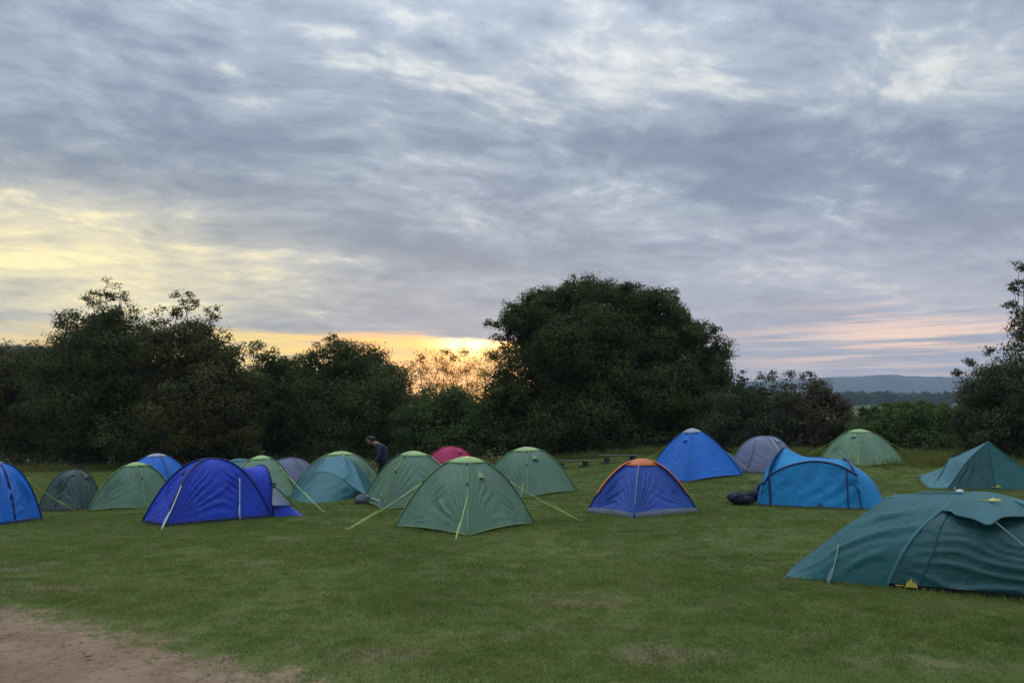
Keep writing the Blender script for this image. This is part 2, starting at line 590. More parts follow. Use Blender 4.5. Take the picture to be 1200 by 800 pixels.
gx = axis(-2400, 2400, -26, 26, .4)
gy = axis(-80, 3200, -4, 48, .4)
Xg, Yg = np.meshgrid(gx, gy)
mb = MB(); mb.grid(np.stack([Xg, Yg, gz(Xg, Yg)], 2))
o = mb.build('ground', M['meadow']); o['kind'] = 'structure'

# bare earth where people walk, nearest the camera: the trodden core is a thin sheet of soil of its own
def bare(x, y):
    """> 0 on the bare earth"""
    d = (x * EARTH_LINE[0] + EARTH_LINE[1] - y) * .82
    d = d + (fbm(x * 1.3 + 7, y * 2.0 + 3, 3) - .45) * .55 + (fbm(x * 9 + 1, y * 13 + 3, 3) - .45) * .35
    return np.where(x > .1, -1, d)


st = .03
xs = np.arange(-7.2, .2, st); ys = np.arange(2.4, 8.6, st)
Xd, Yd = np.meshgrid(xs, ys)
d_ = bare(Xd, Yd)
Zd = gz(Xd, Yd) + .003 + .010 * np.clip((d_ - .4) * 3, 0, 1) * (fbm(Xd * 6, Yd * 6, 3))
msk = d_ > .42
idx = np.argwhere(msk[:-1, :-1])
W_ = len(xs)
used = {}
vs, fs = [], []
for i, j in idx:
    f = []
    for (a, b2) in ((i, j), (i, j + 1), (i + 1, j + 1), (i + 1, j)):
        k = a * W_ + b2
        if k not in used:
            used[k] = len(vs); vs.append((Xd[a, b2], Yd[a, b2], Zd[a, b2]))
        f.append(used[k])
    fs.append(tuple(f))
mb = MB(); mb.add(vs, fs)
o = mb.build('bare_earth_path', M['earth']); o['kind'] = 'structure'

# ------------------------------------------------------------------ distant hills and woods
def far_hill(name, prof, Y, depth, base=-3, seed=0):
    r = np.random.default_rng(seed)
    px = np.array([p[0] for p in prof], float); py = np.array([p[1] for p in prof], float)
    q = np.arange(px[0], px[-1] + 1, 4.0)
    h = np.interp(q, px, py)
    h = h + (fbm(q * .05, q * 0 + seed, 4) - .46) * 3.0
    rows = []
    top = np.array([P(a, b2, Y) for a, b2 in zip(q, h)])
    for f in (0, .2, .45, .7, .88, 1.0):
        row = top.copy(); row[:, 1] -= depth * (1 - f)
        g0 = gz(row[:, 0], row[:, 1]) + base
        row[:, 2] = g0 + (top[:, 2] - g0) * ss(np.array(f)) + (0 if f in (0, 1.0) else 1) * (fbm(q * .08, q * 0 + f * 9, 3) - .45) * top[:, 2] * .12
        rows.append(row)
    bk = top.copy(); bk[:, 1] += depth * .7; bk[:, 2] = base; rows.append(bk)
    mb = MB(); mb.grid(np.stack(rows))
    o = mb.build(name, M['hill']); o['kind'] = 'structure'


far_hill('hill', [(700, 464), (860, 448), (960, 442.5), (1010, 440.5), (1045, 440), (1075, 441), (1100, 442.5), (1140, 441.5), (1200, 445), (1320, 449), (1500, 456)], 2700, 600)
far_hill('wooded_hill', [(-420, 446), (-200, 424), (-60, 412), (0, 411), (40, 407), (90, 411), (200, 430), (420, 456), (560, 474)], 420, 160, seed=4)


def leaves_mesh(name, centers, size, mat, parent=None, base=None, tint=None, r=rng, aspect=.62, out=None, label=None, kind='stuff'):
    """many small leaf faces, one mesh"""
    n = len(centers)
    size = np.broadcast_to(np.asarray(size, float), (n,))
    a = r.normal(size=(n, 3)); a[:, 2] *= .7
    if out is not None:
        o_ = out + np.array([0, 0, .35]) + r.normal(size=(n, 3)) * .45
        o_ /= np.linalg.norm(o_, axis=1)[:, None]
        a -= o_ * np.sum(a * o_, 1)[:, None]
    a /= np.linalg.norm(a, axis=1)[:, None]
    b = np.cross(o_, a) if out is not None else r.normal(size=(n, 3)) * [1, 1, .6]
    b -= a * np.sum(a * b, 1)[:, None]; b /= np.linalg.norm(b, axis=1)[:, None]
    c = centers
    L = (a * size[:, None]) * .5; Wd = b * (size * aspect * .5)[:, None]
    nrm = np.cross(a, b) * (size * .12)[:, None]
    v = np.stack([c - L, c + Wd + nrm, c + L, c - Wd + nrm], 1).reshape(-1, 3)
    if base is not None: v = v - np.asarray(base)
    me = bpy.data.meshes.new(name)
    me.vertices.add(4 * n); me.vertices.foreach_set('co', v.ravel())
    me.loops.add(4 * n); me.loops.foreach_set('vertex_index', np.arange(4 * n, dtype=np.int32))
    me.polygons.add(n); me.polygons.foreach_set('loop_start', np.arange(0, 4 * n, 4, dtype=np.int32))
    me.update(calc_edges=True)
    at = me.attributes.new('tint', 'FLOAT', 'FACE')
    at.data.foreach_set('value', (r.random(n) if tint is None else tint).astype(np.float32))
    me.materials.append(mat)
    o = bpy.data.objects.new(name, me); COL.objects.link(o)
    if parent is not None: o.parent = parent
    if kind: o['kind'] = kind
    if label: o['label'] = label
    return o


def far_wood(name, x0, x1, Y0, Y1, n, h, seed):
    """a wood so far off that it reads as one mass: blobs of foliage on trunks' height"""
    r = np.random.default_rng(seed)
    Y = r.uniform(Y0, Y1, n); X = r.uniform(x0, x1, n) * Y
    hh = h * r.uniform(.6, 1.15, n)
    k = 60
    th = r.uniform(0, 2 * math.pi, (n, k)); ph = np.arccos(r.uniform(-.5, 1, (n, k))); rr = r.uniform(.75, 1.0, (n, k))
    w = (hh * .42)[:, None]
    c = np.stack([X[:, None] + np.cos(th) * np.sin(ph) * w * rr, Y[:, None] + np.sin(th) * np.sin(ph) * w * rr,
                  gz(X, Y)[:, None] + hh[:, None] * (.52 + .46 * np.cos(ph) * rr)], 2).reshape(-1, 3)
    leaves_mesh(name, c, np.repeat(hh * .22, k), M['leaf_far'], r=r, aspect=.8)


far_wood('distant_woods', .12, .85, 640, 800, 420, 14, 1)
far_wood('distant_woods', .12, .85, 900, 1500, 700, 17, 2)
far_wood('hillside_woods', -.85, -.25, 330, 425, 900, 11, 3)

# ------------------------------------------------------------------ trees
def tree(name, label, lobes, Y, leaf, mat, foot, cat='tree', group=None, seed=1, size=.125, dens=1.0, depth=.8, trunk_r=.22, crown_dy=0.0, limbs=True, brown=.0, back=True):
    """lobes: (px, py, radius in px[, fullness]) of the crown's masses at distance Y"""
    r = np.random.default_rng(seed)
    sc = Y / FPX
    base = XY(foot, Y)
    t = thing(name, label, cat, base, group)
    C, Rr, F = [], [], []
    ext = (max(l[0] for l in lobes) - min(l[0] for l in lobes)) * sc * .5
    for l in lobes:
        full = l[3] if len(l) > 3 else 1.0
        dy = r.uniform(-1, 1) * depth * min(ext, 5) * .55
        C.append(P(l[0], l[1], Y + dy)); Rr.append(l[2] * (Y + dy) / FPX); F.append(full)
        if back and full >= 1:
            dy2 = dy + (1.3 if dy < 0 else -1.3) * l[2] * sc
            C.append(P(l[0] + r.uniform(-8, 8), l[1] + abs(r.normal()) * 7, Y + dy2)); Rr.append(l[2] * sc * .9); F.append(full * .8)
    C = np.array(C); Rr = np.array(Rr); F = np.array(F)
    pts, szs, tints, outs = [], [], [], []
    mb_b = MB()
    hub = np.array([base[0], base[1], base[2] + (C[:, 2].mean() - base[2]) * .7])
    tr_top = C[np.argmax(C[:, 2])].copy()
    tr_top = base + (tr_top - base) * .82
    tp = cr([base - [0, 0, .15], base + (hub - base) * .4 + [r.normal() * .12, 0, 0], hub, tr_top], 14)
    for c, R0, f in zip(C, Rr, F):
        # limb from the trunk out to this mass
        hz = np.clip(base[2] + (c[2] - base[2]) * r.uniform(.35, .6), base[2] + .3, tr_top[2])
        k = int(np.argmin(abs(tp[:, 2] - hz)))
        p0 = tp[k]; mid = (p0 + c) / 2 + r.normal(size=3) * .12 * np.linalg.norm(c - p0) + [0, 0, .1 * R0]
        rad = trunk_r * .24 * (1 - k / 20)
        if limbs: mb_b.tube(cr([p0, mid, c], 6), np.linspace(rad, rad * .3, 7), 5, caps=False)
        K = max(5, int(44 * dens * f * (R0 / 1.4) ** 1.7))
        lace = f < .4
        if lace: K = 9
        d = r.normal(size=(K, 3)); d /= np.linalg.norm(d, axis=1)[:, None]
        q = c + d * R0 * (r.uniform(.35, 1.02, (K, 1)) ** .6) * np.array([1, 1, .88])
        q[:, 2] = np.maximum(q[:, 2], gz(q[:, 0], q[:, 1]) + .15)
        for s in range(K):
            if limbs and r.random() < (.35 if f >= 1 else .9):
                m2 = (c + q[s]) / 2 + r.normal(size=3) * R0 * .12
                mb_b.tube(cr([c + (q[s] - c) * .1, m2, q[s] + (q[s] - c) * .12], 4), np.linspace(rad * .25 + .006, .006, 5), 3, caps=False)
            cr_ = R0 * r.uniform(.16, .34) + .10
            if lace: cr_ = R0 * .55
            nl = 16 if lace else int(78 * dens ** .3 * min(1.6, (cr_ / .4) ** 1.3 + .3) * (1 if f >= 1 else .75))
            e = np.clip(r.normal(size=(nl, 3)), -1.7, 1.7) * cr_ * np.array([.62, .62, .42])
            ev = e / (np.linalg.norm(e, axis=1)[:, None] + 1e-6); outs.append(ev * .75 + d[s] * .6)
            pts.append(q[s] + e); szs.append(r.uniform(.65, 1.25, nl) * size)
            tints.append(np.clip(r.normal(.42, .22) + r.normal(size=nl) * .10 + brown, 0, 1))
        if f >= 1:   # inner, larger foliage that closes the crown
            nl = int(130 * R0 ** 2) + 10
            e = r.normal(size=(nl, 3)); e /= np.linalg.norm(e, axis=1)[:, None]
            outs.append(e.copy())
            pts.append(c + e * R0 * r.uniform(0, .78, (nl, 1))); szs.append(r.uniform(.8, 1.4, nl) * size * 2.2)
            tints.append(np.clip(r.normal(.35, .15, nl), 0, 1))
    pts = np.vstack(pts); szs = np.concatenate(szs); tints = np.concatenate(tints)
    pts[:, 2] = np.maximum(pts[:, 2], gz(pts[:, 0], pts[:, 1]) + .06)
    leaves_mesh('crown', pts, szs, M[leaf], t, base, tints, r, out=np.vstack(outs))
    mb = MB(); mb.tube(tp, trunk_r * np.linspace(1.15, .25, 15), 8); mb.build('trunk', mat, t, base)
    if limbs: mb_b.build('branches', mat, t, base, kind='stuff')
    return len(pts)


NL = 0
BK = M['bark']
NL += tree('broad_tree', 'tall dark tree with an open feathery top, the one nearer the pale hill',
     [(122, 338, 15, .5), (108, 352, 15, .6), (140, 352, 14, .55), (150, 368, 14, .7), (76, 378, 15, .6), (98, 374, 20, .8), (128, 378, 24), (92, 402, 28), (130, 410, 36), (160, 402, 26), (70, 430, 32), (112, 450, 44),
      (152, 450, 42), (75, 478, 42), (125, 495, 42), (95, 518, 34), (155, 510, 38)], 41, 'leaf_oak', BK, 118, seed=11, group='trees along the field edge', trunk_r=.3)
NL += tree('broad_tree', 'wide dark tree with two sprigs of crown poking above its right shoulder',
     [(213, 347, 11, .6), (208, 362, 13, .6), (226, 358, 11, .5), (250, 366, 10, .5), (238, 382, 13, .6), (190, 372, 14, .6), (178, 388, 16, .8), (206, 388, 20, .9), (228, 394, 20), (258, 392, 13, .7), (190, 408, 30), (232, 418, 32), (264, 420, 26), (282, 452, 26), (246, 462, 44),
      (200, 468, 44), (274, 490, 32), (232, 508, 40), (192, 515, 36), (290, 500, 18), (286, 522, 17), (264, 528, 18), (298, 530, 12)], 40, 'leaf_brown', BK, 228, seed=12, group='trees along the field edge', trunk_r=.3)
NL += tree('broad_tree', 'low rounded tree below the hazy wooded hill',
     [(8, 425, 26), (40, 428, 26), (-22, 440, 34), (22, 462, 38), (56, 462, 30), (-15, 490, 40), (28, 505, 36), (62, 508, 30), (-40, 470, 40), (-60, 505, 36)], 44, 'leaf_brown', BK, 20, seed=13, group='trees along the field edge', brown=.05)
NL += tree('broad_tree', 'narrow dark tree squeezed between the sprigged tree and the round tree',
     [(300, 412, 14, .8), (318, 425, 20), (338, 436, 18), (308, 450, 26), (336, 465, 26), (318, 492, 32), (345, 505, 24), (312, 520, 26)], 44, 'leaf_oak', BK, 325, seed=14, group='trees along the field edge')
NL += tree('broad_tree', 'round dark tree with a twiggy sprout on top, behind the stooping person',
     [(390, 398, 9, .5), (402, 406, 12, .7), (372, 412, 13, .8), (398, 424, 28), (362, 432, 22), (432, 428, 28), (455, 446, 24), (382, 462, 42), (430, 466, 42), (462, 478, 24), (352, 478, 28), (400, 508, 42), (448, 512, 32), (356, 516, 28)], 43, 'leaf_oak', BK, 408, seed=15, group='trees along the field edge')
NL += tree('leafy_bush', 'rounded green bush between the round tree and the great tree',
     [(498, 474, 24), (528, 470, 22), (548, 480, 24), (480, 496, 24), (512, 504, 32), (546, 510, 30), (486, 522, 24), (528, 528, 22)], 40, 'leaf_bramble', BK, 520, cat='bush', seed=16, trunk_r=.12, size=.12)
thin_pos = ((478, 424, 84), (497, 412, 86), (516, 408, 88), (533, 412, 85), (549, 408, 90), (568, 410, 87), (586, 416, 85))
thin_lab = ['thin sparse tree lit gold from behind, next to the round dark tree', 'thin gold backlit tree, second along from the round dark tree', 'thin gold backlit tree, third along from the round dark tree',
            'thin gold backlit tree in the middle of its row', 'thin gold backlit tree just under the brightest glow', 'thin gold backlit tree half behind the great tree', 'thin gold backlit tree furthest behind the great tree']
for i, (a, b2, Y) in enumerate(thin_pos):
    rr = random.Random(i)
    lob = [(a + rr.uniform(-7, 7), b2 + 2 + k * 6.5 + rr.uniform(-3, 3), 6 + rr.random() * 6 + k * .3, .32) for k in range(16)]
    NL += tree('slender_tree', thin_lab[i], lob, Y, 'leaf_backlit', BK, a, seed=40 + i, group='slender trees lit from behind', size=.19, trunk_r=.10, dens=1.5, depth=.9, back=False)
NL += tree('great_tree', 'great domed dark oak that towers over the middle of the field edge',
     [(688, 345, 26), (662, 352, 22), (636, 358, 24), (606, 372, 20), (716, 348, 22), (742, 354, 24), (768, 358, 22), (792, 372, 22), (618, 376, 18), (596, 384, 16, .8), (578, 382, 10, .5), (588, 402, 15, .6), (575, 420, 12, .5), (672, 331, 11, .9), (732, 334, 12, .9), (785, 347, 12, .9), (640, 345, 11, .8), (812, 392, 22), (838, 386, 10, .8), (840, 410, 18), (828, 428, 24), (844, 440, 16), (832, 462, 22),
      (630, 408, 30), (680, 395, 38), (652, 396, 28), (702, 382, 32), (748, 384, 32), (775, 398, 28), (735, 400, 40), (785, 415, 34), (604, 430, 26, .9), (655, 445, 38), (715, 450, 44), (775, 455, 40), (820, 458, 26), (596, 462, 30), (640, 485, 40), (700, 495, 42), (760, 498, 40), (806, 490, 30), (580, 500, 28), (620, 520, 30), (680, 528, 28), (738, 528, 28), (790, 525, 24), (566, 515, 22)],
     41, 'leaf_oak', BK, 715, seed=17, trunk_r=.5, dens=1.3, size=.125, group='trees along the field edge')
NL += tree('thorn_tree', 'grey-green thorn thicket just right of the great oak',
     [(868, 455, 18), (895, 450, 15, .9), (912, 450, 12, .8), (850, 470, 22), (885, 475, 26), (915, 475, 24), (852, 500, 28), (890, 505, 30), (920, 505, 26), (860, 525, 22), (900, 528, 22), (872, 442, 8, .5), (900, 438, 8, .4)], 36, 'leaf_thorn', BK, 885, seed=18, size=.10, trunk_r=.12, group='thorn bushes along the field edge')
NL += tree('thorn_tree', 'rust tinged thorn bush sloping down to the gap with the far hills',
     [(938, 450, 14, .8), (955, 455, 16), (972, 468, 18), (988, 480, 16), (940, 475, 24), (962, 495, 26), (990, 500, 18), (1003, 506, 9, .8), (945, 515, 26), (980, 522, 20), (925, 440, 7, .4), (948, 440, 7, .5)], 35, 'leaf_rust', BK, 955, seed=19, size=.10, trunk_r=.12, group='thorn bushes along the field edge')
hx = ((1020, 492, 18), (1046, 487, 20), (1072, 485, 20), (1096, 487, 20), (1118, 491, 19))
for i, (a, b2, r0) in enumerate(hx):
    NL += tree('hedge_shrub', ['first low green shrub of the hedge beside the rust tinged thorn', 'second low green shrub along the hedge below the far hills', 'middle low shrub of the hedge below the far hills', 'fourth low green shrub along the hedge below the far hills', 'last low green shrub of the hedge beside the tangled grey thicket'][i],
         [(a, b2, r0 * .8), (a - 8, b2 + 14, r0), (a + 9, b2 + 14, r0), (a, b2 + 26, r0), (a - 9, b2 - 12, 5, .6), (a + 7, b2 - 12, 5, .5)], 33 + (i % 2) * 1.5, 'leaf_bramble', BK, a, cat='shrub', seed=50 + i, size=.11, trunk_r=.06, dens=2.4, group='hedge shrubs below the far hills', brown=.1)
NL += tree('thorn_tree', 'tangled grey thicket with long whippy shoots, beside the pitched teal tent',
     [(1132, 455, 14, .8), (1150, 440, 16, .9), (1168, 428, 14, .8), (1188, 420, 16, .9), (1150, 465, 24), (1162, 448, 22), (1192, 440, 26), (1140, 462, 18), (1180, 455, 28), (1135, 485, 20), (1165, 490, 28), (1198, 490, 28), (1145, 512, 22), (1180, 518, 24), (1215, 470, 30), (1215, 515, 26), (1122, 436, 7, .3), (1136, 424, 7, .3), (1158, 410, 7, .35), (1128, 500, 12)], 27, 'leaf_thorn', BK, 1168, seed=20, size=.085, trunk_r=.1, depth=.6, dens=1.5, group='thorn bushes along the field edge')
NL += tree('ragged_tree', 'thin ragged tree rising above the tangled grey thicket',
     [(1194, 314, 7, .8), (1188, 334, 8, .8), (1199, 340, 11, .9), (1190, 358, 10, .9), (1203, 368, 14, 1), (1187, 382, 11, .9), (1200, 394, 15, 1), (1190, 408, 12, .9), (1222, 330, 18, .8), (1235, 365, 24, .9), (1225, 400, 24), (1250, 420, 30), (1240, 300, 16, .7), (1205, 415, 14, .9)], 28, 'leaf_thorn', BK, 1232, seed=21, size=.095, trunk_r=.14, depth=.5)
print('leaves', NL)

# low brambles and nettles under the trees
r = np.random.default_rng(5)
cs, sz_ = [], []
for x in np.arange(-34, 26, .22):
    yb = 38.0 + 1.2 * math.sin(x * .6) + (2.0 if x < -12 else 0) - 9.5 * ss((x - 9) / 9)
    h = .35 + 1.0 * fbm(x * .5, 3.3, 3) + .15 * r.random()
    n = 60
    yy = yb + r.normal(size=n) * .7
    xx = x + r.normal(size=n) * .25
    cs.append(np.stack([xx, yy, gz(xx, yy) + r.uniform(0.02, 1, n) * h], 1)); sz_.append(r.uniform(.08, .2, n))
for x in np.arange(9, 27, .12):
    n = 170; h = 1.15 + .35 * fbm(x * .6, 2.2, 3)
    yy = 36.8 + r.normal(size=n) * .5; xx = x + r.normal(size=n) * .25
    cs.append(np.stack([xx, yy, gz(xx, yy) + r.uniform(0.02, 1, n) * h], 1)); sz_.append(r.uniform(.15, .3, n))
for x in np.arange(-42, 16, .22):
    yb = 46.5 + 1.2 * math.sin(x * .6) + (1.5 if x < -12 else 0)
    h = 2.2 + 2.2 * fbm(x * .4, 8.3, 3)
    n = 110
    yy = yb + r.normal(size=n) * .6; xx = x + r.normal(size=n) * .25
    cs.append(np.stack([xx, yy, gz(xx, yy) + r.uniform(0.02, 1, n) * h], 1)); sz_.append(r.uniform(.25, .45, n))
leaves_mesh('undergrowth', np.vstack(cs), np.concatenate(sz_) * .8, M['leaf_thicket'], r=r, aspect=.45)

# ------------------------------------------------------------------ grass
def blade_clump(nm, n, rad, hmin, hmax, w, seed, mat, lean=.55):
    r = random.Random(seed); v, f = [], []
    for i in range(n):
        a = r.uniform(0, 6.283); q = rad * math.sqrt(r.random()); x, y = q * math.cos(a), q * math.sin(a)
        h = r.uniform(hmin, hmax); b = r.uniform(0, 6.283); l = r.uniform(.1, lean) * h
        dx, dy = math.cos(b) * l, math.sin(b) * l; c = r.uniform(0, 6.283); wx, wy = math.cos(c) * w / 2, math.sin(c) * w / 2
        k = len(v)
        v += [(x - wx, y - wy, -.01), (x + wx, y + wy, -.01), (x + dx * .4 + wx * .7, y + dy * .4 + wy * .7, h * .6), (x + dx * .4 - wx * .7, y + dy * .4 - wy * .7, h * .6), (x + dx, y + dy, h)]
        f += [(k, k + 1, k + 2, k + 3), (k + 3, k + 2, k + 4)]
    me = bpy.data.meshes.new(nm); me.from_pydata(v, [], f); me.materials.append(mat)
    return bpy.data.objects.new(nm, me)


def scatter(name, pts, scale, clumps, seed):
    r = np.random.default_rng(seed)
    n = len(pts)
    me = bpy.data.meshes.new(name)
    me.vertices.add(n); me.vertices.foreach_set('co', np.asarray(pts, float).ravel())
    me.attributes.new('scl', 'FLOAT', 'POINT').data.foreach_set('value', np.asarray(scale, np.float32))
    me.attributes.new('yaw', 'FLOAT', 'POINT').data.foreach_set('value', r.uniform(0, 6.283, n).astype(np.float32))
    me.attributes.new('pick', 'INT', 'POINT').data.foreach_set('value', r.integers(0, len(clumps), n).astype(np.int32))
    o = bpy.data.objects.new(name, me); COL.objects.link(o); o['kind'] = 'stuff'
    ng = bpy.data.node_groups.new(name, 'GeometryNodeTree')
    ng.interface.new_socket('Geometry', in_out='INPUT', socket_type='NodeSocketGeometry')
    ng.interface.new_socket('Geometry', in_out='OUTPUT', socket_type='NodeSocketGeometry')
    gi = ng.nodes.new('NodeGroupInput'); go = ng.nodes.new('NodeGroupOutput')
    jn = ng.nodes.new('GeometryNodeJoinGeometry')
    def attr(nm, ty):
        a = ng.nodes.new('GeometryNodeInputNamedAttribute'); a.data_type = ty; a.inputs[0].default_value = nm
        return a.outputs[0]
    yaw = attr('yaw', 'FLOAT'); scl = attr('scl', 'FLOAT'); pk = attr('pick', 'INT')
    cx = ng.nodes.new('ShaderNodeCombineXYZ'); ng.links.new(yaw, cx.inputs[2])
    for i, c in enumerate(clumps):
        ob = ng.nodes.new('GeometryNodeObjectInfo'); ob.inputs['Object'].default_value = c; ob.inputs['As Instance'].default_value = True
        eq = ng.nodes.new('FunctionNodeCompare'); eq.data_type = 'INT'; eq.operation = 'EQUAL'
        ii = [s for s in eq.inputs if s.type == 'INT']
        ng.links.new(pk, ii[0]); ii[1].default_value = i
        ip = ng.nodes.new('GeometryNodeInstanceOnPoints')
        ng.links.new(gi.outputs[0], ip.inputs['Points']); ng.links.new(eq.outputs[0], ip.inputs['Selection'])
        ng.links.new(ob.outputs['Geometry'], ip.inputs['Instance'])
        ng.links.new(cx.outputs[0], ip.inputs['Rotation']); ng.links.new(scl, ip.inputs['Scale'])
        ng.links.new(ip.outputs[0], jn.inputs[0])
    ng.links.new(jn.outputs[0], go.inputs[0])
    md = o.modifiers.new('scatter', 'NODES'); md.node_group = ng
    return o


def wedge(y0, y1, density, r, half=.78):
    n = int(density * half * (y1 ** 2 - y0 ** 2))
    y = np.sqrt(r.uniform(y0 ** 2, y1 ** 2, n)); x = r.uniform(-half, half, n) * y
    return x, y


r = np.random.default_rng(21)
xs_, ys_, sc_ = [], [], []
for (y0, y1, d, s) in ((2.6, 9, 190, .75), (9, 16, 110, .85), (16, 27, 55, 1.1), (27, 42, 26, 1.4)):
    x, y = wedge(y0, y1, d, r)
    bm = bare(x, y)
    # thin, trodden turf in places
    worn = fbm(x * .55 + 31, y * .55 + 12, 4)
    keep = (r.random(len(x)) < np.clip(.42 - bm * 1.25, .035, 1)) & (r.random(len(x)) < 1.3 - .75 * ss((worn - .44) / .2))
    x, y = x[keep], y[keep]
    hgt = fbm(x * .9 + 3, y * .9 + 8, 3)
    xs_.append(x); ys_.append(y); sc_.append(s * (.45 + 1.15 * hgt) * r.uniform(.75, 1.25, len(x)) * np.where(bare(x, y) > -.3, .75, 1))
x, y, s = map(np.concatenate, (xs_, ys_, sc_))
GRASS_PTS = (x, y, s)
# crumbs of soil and small stones on the bare ground
px_, py_ = r.uniform(-6.5, .1, 5200), r.uniform(2.6, 8.2, 5200)
k_ = bare(px_, py_) > r.uniform(-.35, .5, len(px_))
px_, py_ = px_[k_], py_[k_]
M['stone'] = plain('small_stone', (.27, .21, .16), .9, .2, .4, 3)
vs, fs = [], []
for a_, b_ in zip(px_, py_):
    q = min(.011, abs(r.normal()) * .004 + .003); n0 = len(vs); z0 = float(gz(a_, b_)) + .004; w_ = r.uniform(.7, 1.4, 6)
    vs += [(a_ + q * w_[0], b_, z0), (a_, b_ + q * w_[1], z0), (a_ - q * w_[2], b_, z0), (a_, b_ - q * w_[3], z0), (a_, b_, z0 + q * .8 * w_[4])]
    fs += [(n0, n0 + 1, n0 + 4), (n0 + 1, n0 + 2, n0 + 4), (n0 + 2, n0 + 3, n0 + 4), (n0 + 3, n0, n0 + 4)]
mb = MB(); mb.add(vs, fs); o = mb.build('gravel', M['stone'], smooth=False); o['kind'] = 'stuff'

# rank grass on the bank and along the bushes
x, y = [], []
n = 2600
ax_ = r.uniform(9.5, 22, n); ay_ = r.uniform(24.5, 34, n)
ok = (ay_ > 25.6 + 1.6 * np.sin(ax_ * .9)) & ((ax_ > 13.6) | (ay_ > 28.5))
x.append(ax_[ok]); y.append(ay_[ok])
n = 2600
bx = r.uniform(-34, 9, n); by = 37.2 + 1.2 * np.sin(bx * .6) + r.normal(size=n) * .9 + np.where(bx < -12, 1.6, 0)
x.append(bx); y.append(by)
n = 130
x.append(r.normal(13.6, 1.3, n)); y.append(r.normal(23.6, .5, n))
x, y = np.concatenate(x), np.concatenate(y)
clumps2 = [blade_clump('rank_grass_clump', 26, .16, .12, .42, .014, 20 + k, M['rough'], .8) for k in range(3)]
scatter('rank_grass', np.stack([x, y, gz(x, y)], 1), r.uniform(.5, 1.15, len(x)), clumps2, 4)

# ------------------------------------------------------------------ tents
FOOT = []
def rib(mb, path, nrm, w, th):
    """a flat strip (pole sleeve, webbing) along a path, lying on the surface with normal nrm"""
    p = np.asarray(path, float); n = len(p)
    t = np.gradient(p, axis=0); t /= np.linalg.norm(t, axis=1)[:, None] + 1e-9
    nn = np.broadcast_to(np.asarray(nrm, float), (n, 3))
    b = np.cross(t, nn); b /= np.linalg.norm(b, axis=1)[:, None] + 1e-9
    nn = np.cross(b, t)
    ring = []
    for a in np.linspace(0, math.pi, 6):
        ring.append(p + b * (w / 2 * math.cos(a)) + nn * (th * math.sin(a)))
    ring.append(p - b * w * .3 - nn * th * .3); ring.append(p + b * w * .3 - nn * th * .3)
    ring = np.stack(ring, 1); k = ring.shape[1]
    fs = [(i * k + j, i * k + (j + 1) % k, (i + 1) * k + (j + 1) % k, (i + 1) * k + j) for i in range(n - 1) for j in range(k)]
    mb.add(ring, fs + [tuple(range(k))[::-1], tuple((n - 1) * k + j for j in range(k))])


def guy(t, base, p0, p1, mat='cord', rad=.005, split=None):
    """a guyline from the tent down to its peg, with a slider; some are doubled near the ground"""
    p0, p1 = np.asarray(p0, float), np.asarray(p1, float)
    p1 = np.array([p1[0], p1[1], float(gz(p1[0], p1[1])) + .015])
    s = np.linspace(0, 1, 9)[:, None]
    path = p0 * (1 - s) + p1 * s; path[:, 2] -= .03 * np.sin(math.pi * s[:, 0])
    mb = MB(); mb.tube(path, rad, 5)
    k = .62 if split is None else split
    q = p0 * (1 - k) + p1 * k
    side = np.cross(p1 - p0, (0, 0, 1)); side /= np.linalg.norm(side) + 1e-9
    mb.tube(np.array([q, (q + p1) / 2 + side * .018, p1 + side * .004]), rad * .9, 5)
    o = mb.build('guyline', M[mat], t, base)
    d = p1 - p0; d[2] = 0; d /= np.linalg.norm(d) + 1e-9
    pm = MB(); pm.tube(np.array([p1 + d * .02 + [0, 0, .045], p1 + [0, 0, .0], p1 - d * .03 - [0, 0, .08]]), .006, 6)
    pm.tube(np.array([p1 + d * .02 + [0, 0, .045], p1 + d * .0 + [0, 0, .05], p1 - d * .015 + [0, 0, .035]]), .005, 6)
    pm.build('peg', M['metal'], o, base)
    return o


def corner_folds(T, S_, seed, amp):
    """creases that fan out of the two bottom corners of a panel, plus soft slack"""
    r = np.random.default_rng(seed); out = 0
    for side in (0, 1):
        x = T if side == 0 else 1 - T
        y = S_
        a = np.arctan2(y, x + 1e-6); d = np.hypot(x, y)
        k = r.uniform(13, 18); ph = r.uniform(0, 6)
        w = np.exp(-((d - .36) / .27) ** 2) * np.sin(np.clip(a / 1.57, 0, 1) * math.pi) ** .7
        x_ = a * k + ph + 1.8 * vnoise(d * 5 + seed, a * 3)
        out = out + ((1 - np.abs(np.sin(x_))) ** 1.5 * 1.6 - .5 + .35 * np.sin(x_ * 2.7 + 3 * vnoise(d * 7, a * 5 + seed))) * w * r.uniform(.7, 1.2) * (.15 + 1.5 * ss((fbm(T * 4 + seed * 3, S_ * 4 + side * 7, 3) - .36) / .22))
    out = out + (fbm(T * 3 + seed, S_ * 3 + seed * 2, 3) - .44) * 2.2
    return out * amp


